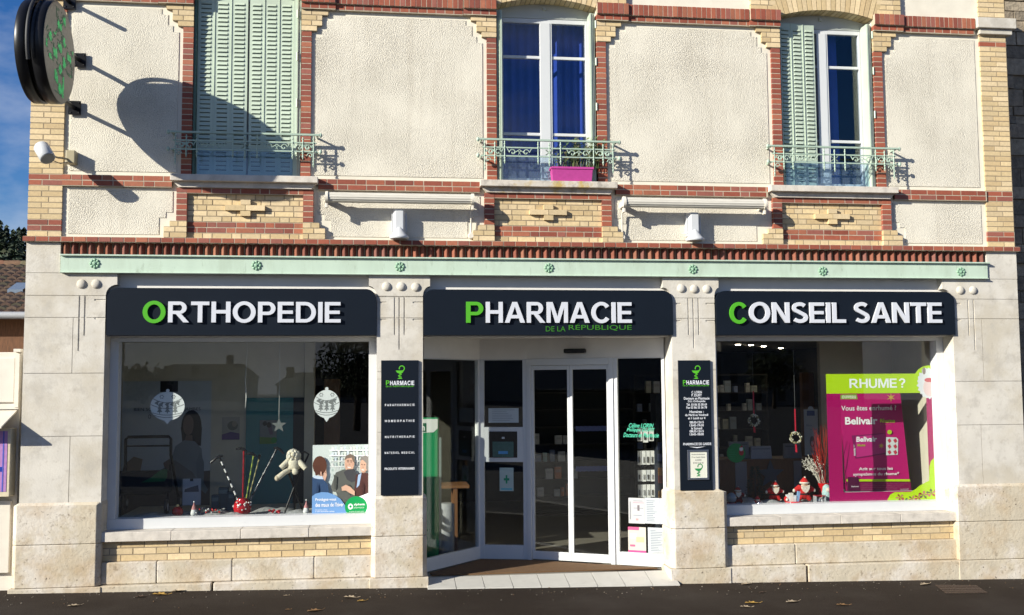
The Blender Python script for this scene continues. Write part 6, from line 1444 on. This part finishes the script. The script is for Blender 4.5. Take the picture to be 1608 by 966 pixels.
# ------------------------------------------------------------------ pavement details
def leaf_at(px, py, L_, c, label, grp='fallen leaves on the pavement'):
    d = FW*FOC+RT*(px-804)-UP*(py-483); t = 10.0
    for _ in range(6): x = d.x*t; t = (zg(d.x*t)-EYE)/d.z
    x, y, z = d.x*t, d.y*t-DIST, zg(d.x*t); a = random.uniform(-.4, .4); m = MB(); ca, sa = math.cos(a), math.sin(a)
    pr = [(-.5, 0), (-.38, .16), (-.3, .10), (-.12, .30), (-.05, .18), (.18, .26), (.2, .12), (.5, 0), (.22, -.14), (.16, -.26), (-.06, -.16), (-.16, -.28), (-.3, -.1), (-.4, -.14)]
    def q(u, w, dz=0): return (x+L_*(u*ca-w*sa), y+L_*(u*sa+w*ca), z+.006+L_*.28*abs(w)*1.2+L_*.10*u*u+dz)
    vv = [q(*p) for p in pr]; n = len(vv); m.add(vv+[q(0, 0)], [(i, (i+1) % n, n) for i in range(n)], True, c); m.add([(p[0], p[1], p[2]-.002) for p in vv]+[q(0, 0, -.002)], [((i+1) % n, i, n) for i in range(n)], True, c)
    m.tube([q(.5, 0), q(.72, .05, .005)], .0025, 4, c); tag(m.build('fallen_leaf', M['leaf']), label, 'leaf', grp)
PALE, YELL, BRN, DRK = (.42, .33, .22), (.42, .25, .05), (.24, .13, .05), (.09, .055, .035)
for px, py, L_, c, lab in ((116, 952, .14, PALE, 'pale fallen leaf on the pavement nearest the vending cabinet'), (221, 938, .13, DRK, 'dark brown fallen leaf below the corner pier'), (251, 934.5, .2, YELL, 'large yellow fallen leaf below the rollator display'), (281, 929, .17, PALE, 'pale crumpled leaf close to the base stones'),
    (550, 939, .17, PALE, 'pale fallen leaf before the service plaque pier'), (568, 944.5, .11, YELL, 'small yellow leaf just before the service plaque pier'), (494, 960, .17, BRN, 'brown fallen leaf at the edge of view before the walking canes'), (449, 936, .06, PALE, 'tiny pale leaf below the walking canes'), (452, 958, .06, BRN, 'tiny brown leaf farther out below the walking canes'),
    (1172, 918, .15, PALE, 'flat pale leaf close to the small weed'), (1181, 948, .17, YELL, 'yellow fallen leaf beside a pale one before the gnome display'), (1171, 954, .13, PALE, 'pale leaf lying next to the yellow one before the gnome display'), (1197, 931, .09, DRK, 'small dark leaf between the weed and the yellow leaf'), (1244, 946, .17, PALE, 'pale fallen leaf before the pink poster frame'), (1323, 951, .14, BRN, 'brown fallen leaf before the pink poster'), (1453, 918.5, .17, PALE, 'pale leaf lying against the rusty cover')):
    leaf_at(px, py, L_, c, lab)
m = MB()
for k in range(260):
    x = random.uniform(-4.4, 8.9); y = -.07-abs(random.gauss(0, .35)) if k < 300 else random.uniform(-2, -.1); r_ = random.uniform(.004, .012); m.ball((x, y, zg(x)+r_*.3), r_, r_*.8, r_*.5, 5, 3, random.choice([(.13, .11, .085), (.10, .075, .05), (.20, .175, .14), (.13, .075, .035)]), .3)
tag(m.build('pavement_grit', M['leaf']), 'fine grit and crumbs lying along the foot of the wall', 'grit', kind='stuff')
def gpt(px, py):
    d = FW*FOC+RT*(px-804)-UP*(py-483); t = 10.0
    for _ in range(8): t = (zg(d.x*t)-EYE)/d.z
    return d.x*t, d.y*t-DIST
m = MB(); a, b, c, d_ = gpt(1468, 919), gpt(1533, 920), gpt(1552, 932), gpt(1486, 933)
pl = [a, b, c, d_]; m.add([(p[0], p[1], zg(p[0])+.004) for p in pl], [(3, 2, 1, 0)], False, (.035, .022, .015))
for i in range(14):
    for j in range(5):
        u, w = (i+.5)/14, (j+.5)/5; xx = (a[0]*(1-u)+b[0]*u)*(1-w)+(d_[0]*(1-u)+c[0]*u)*w; yy = (a[1]*(1-u)+b[1]*u)*(1-w)+(d_[1]*(1-u)+c[1]*u)*w; m.box(xx-.016, xx+.016, yy-.02, yy+.02, zg(xx)+.0045, zg(xx)+.011, (.055, .034, .024))
tag(m.build('access_cover', M['paint']), 'rusty patterned metal access cover in the pavement', 'access cover')
x, y = gpt(1157, 912); wd = thing('weed', 'small green weed growing at the foot of the base stone', 'weed', (x, y, zg(x))); m = MB()
for k in range(60):
    a = random.uniform(0, 6.283); h = random.uniform(.02, .13); rr = random.uniform(.01, .08); p = Vector((x+rr*math.cos(a), y+rr*.5*math.sin(a), zg(x)+h)); d = Vector((math.cos(a), math.sin(a)*.6, random.uniform(.2, 1))).normalized()*.035; s_ = d.orthogonal().normalized()*.012; m.add([p, p+d*.5+s_, p+d, p+d*.5-s_], [(0, 1, 2, 3)], False, random.choice([(.09, .14, .03), (.14, .18, .04), (.06, .1, .02)]))
m.build('foliage', M['foliage'], wd)

# ------------------------------------------------------------------ across the square (seen in the glass)
for k, (x, w_, h, rh, lab) in enumerate(((-46, 18, 6.0, 3.2, 'long low house across the square with a dark roof'), (-27, 14, 7.5, 3.6, 'taller house across the square with two chimneys'), (-8, 16, 5.6, 3.4, 'low cottage across the square'), (14, 22, 8.6, 4.2, 'big town house across the square'), (40, 20, 6.2, 3.6, 'plain wide house across the square'), (66, 24, 7.4, 3.8, 'farthest town house across the square'))):
    y = -150; hh = thing('town_house', lab, 'house', (x, y, zg(x)-.16)); zb = zg(x)-.4; h *= .5 if x < 30 else 1.5; rh *= .6
    m = MB(); m.box(x-w_/2, x+w_/2, y-5, y+5, zb, zb+h); m.build('wall', M['housewall'], hh)
    m = MB(); m.add([(x-w_/2-.4, y+5.4, zb+h), (x+w_/2+.4, y+5.4, zb+h), (x+w_/2+.4, y-5.4, zb+h), (x-w_/2-.4, y-5.4, zb+h), (x-w_/2+1.6, y, zb+h+rh), (x+w_/2-1.6, y, zb+h+rh)], [(1, 0, 4, 5), (3, 2, 5, 4), (0, 3, 4), (2, 1, 5), (0, 1, 2, 3)]); r_ = m.build('roof', M['slate'], hh)
    m = MB(); m.box(x+w_*.2, x+w_*.2+1, y-.5, y+.5, zb+h+rh*.5, zb+h+rh+1.4); m.build('chimney', M['housewall'], r_)
    for q in range(int(w_//4)):
        for fl in range(2):
            a = x-w_/2+2+q*4; m = MB(); m.box(a-.6, a+.6, y+5.01, y+5.1, zb+1+fl*2.9, zb+2.7+fl*2.9, (.02, .02, .03)); m.build('window', M['gloss'], hh)
for k, (bx, by, bh, lb) in enumerate(((-30, -120, 3.6, 'round bushy tree between the houses across the square'), (-2, -125, 4.6, 'broad bare-topped tree before the cottage across the square'), (22, -110, 5.6, 'tall dense tree before the town house across the square'), (52, -118, 4.8, 'wide tree before the farthest town house across the square'))):
    t_ = thing('street_tree', lb, 'tree', (bx, by, zg(bx)-.16)); m = MB(); m.tube([(bx, by, zg(bx)-.3), (bx+.2, by, bh*.5), (bx, by, bh)], [.3, .22, .06], 7); m.build('trunk', M['bark'], t_); m = MB()
    for q in range(900):
        a = random.uniform(0, 6.283); b_ = random.uniform(-1, 1); rr = random.uniform(.3, 1)**.5*(1+.3*math.sin(3*a+bx)); p = Vector((bx+bh*.75*rr*math.sqrt(1-b_*b_)*math.cos(a), by+bh*.5*rr*math.sin(a), bh*.85+bh*.55*rr*b_)); d = Vector((random.uniform(-1, 1), random.uniform(-1, 1), random.uniform(-1, 1))).normalized()*.6; s_ = d.orthogonal().normalized()*.25
        m.add([p, p+d*.5+s_, p+d, p+d*.5-s_], [(0, 1, 2, 3)], False, random.choice([(.04, .06, .03), (.06, .07, .03), (.03, .045, .02)]))
    m.build('crown', M['foliage'], t_)
hg = thing('glare_hedge', 'unseen clipped greenery across the road added to block glare in the door glass', 'glare_hedge', (-34, -17, zg(-34)-.16)); m = MB(); m.box(-60, -9, -17.6, -16.4, zg(-9)-.4, 2.25, (.02, .03, .015))  # unseen; added to keep sunlit road glare out of the door reflection
for k in range(5000):
    p = Vector((random.uniform(-60, -9), random.choice((-17.6, -16.4))+random.uniform(-.05, .05), random.uniform(-.1, 2.3))); d = Vector((random.uniform(-1, 1), random.uniform(-1, 1), random.uniform(-1, 1))).normalized()*.16; s_ = d.orthogonal().normalized()*.06
    m.add([p, p+d*.5+s_, p+d, p+d*.5-s_], [(0, 1, 2, 3)], False, random.choice([(.03, .05, .02), (.045, .065, .025), (.02, .035, .015)]))
m.build('foliage', M['foliage'], hg)
hh = thing('town_house', 'unseen long apartment block added to darken the reflection in the door glass', 'house', (-130, -95, 0)); m = MB(); m.box(-190, -38, -105, -95, -1, 13); m.build('wall', M['housewall'], hh); m = MB(); m.box(-191, -37, -106, -94, 13.001, 14); m.build('roof', M['slate'], hh)  # unseen block added so the door glass reflects something dark
tx, ty = -1.5, -46; tr = thing('street_tree', 'bushy evergreen tree across the street', 'tree', (tx, ty, zg(tx)-.16)); m = MB(); m.tube([(tx, ty, zg(tx)-.2), (tx+.1, ty, 2.2), (tx, ty+.1, 4.5)], [.22, .17, .06], 8)
for k in range(7): a = k*.9; m.tube([(tx+.05, ty, 1.8+k*.35), (tx+1.3*math.cos(a), ty+1.3*math.sin(a), 2.6+k*.38)], [.07, .02], 6)
m.build('trunk', M['bark'], tr); m = MB()
for k in range(2600):
    a = random.uniform(0, 6.283); b = random.uniform(-1, 1); rr = random.uniform(.4, 1)**.5; p = Vector((tx+2.1*rr*math.sqrt(1-b*b)*math.cos(a)*(1+.25*math.sin(3*a)), ty+2.0*rr*math.sqrt(1-b*b)*math.sin(a), 3.7+2.0*rr*b)); d = Vector((random.uniform(-1, 1), random.uniform(-1, 1), random.uniform(-1, 1))).normalized()*.2; s_ = d.orthogonal().normalized()*.08; m.add([p, p+d*.5+s_, p+d, p+d*.5-s_], [(0, 1, 2, 3)], False, random.choice([(.04, .07, .03), (.06, .09, .03), (.03, .05, .02)]))
m.build('crown', M['foliage'], tr)
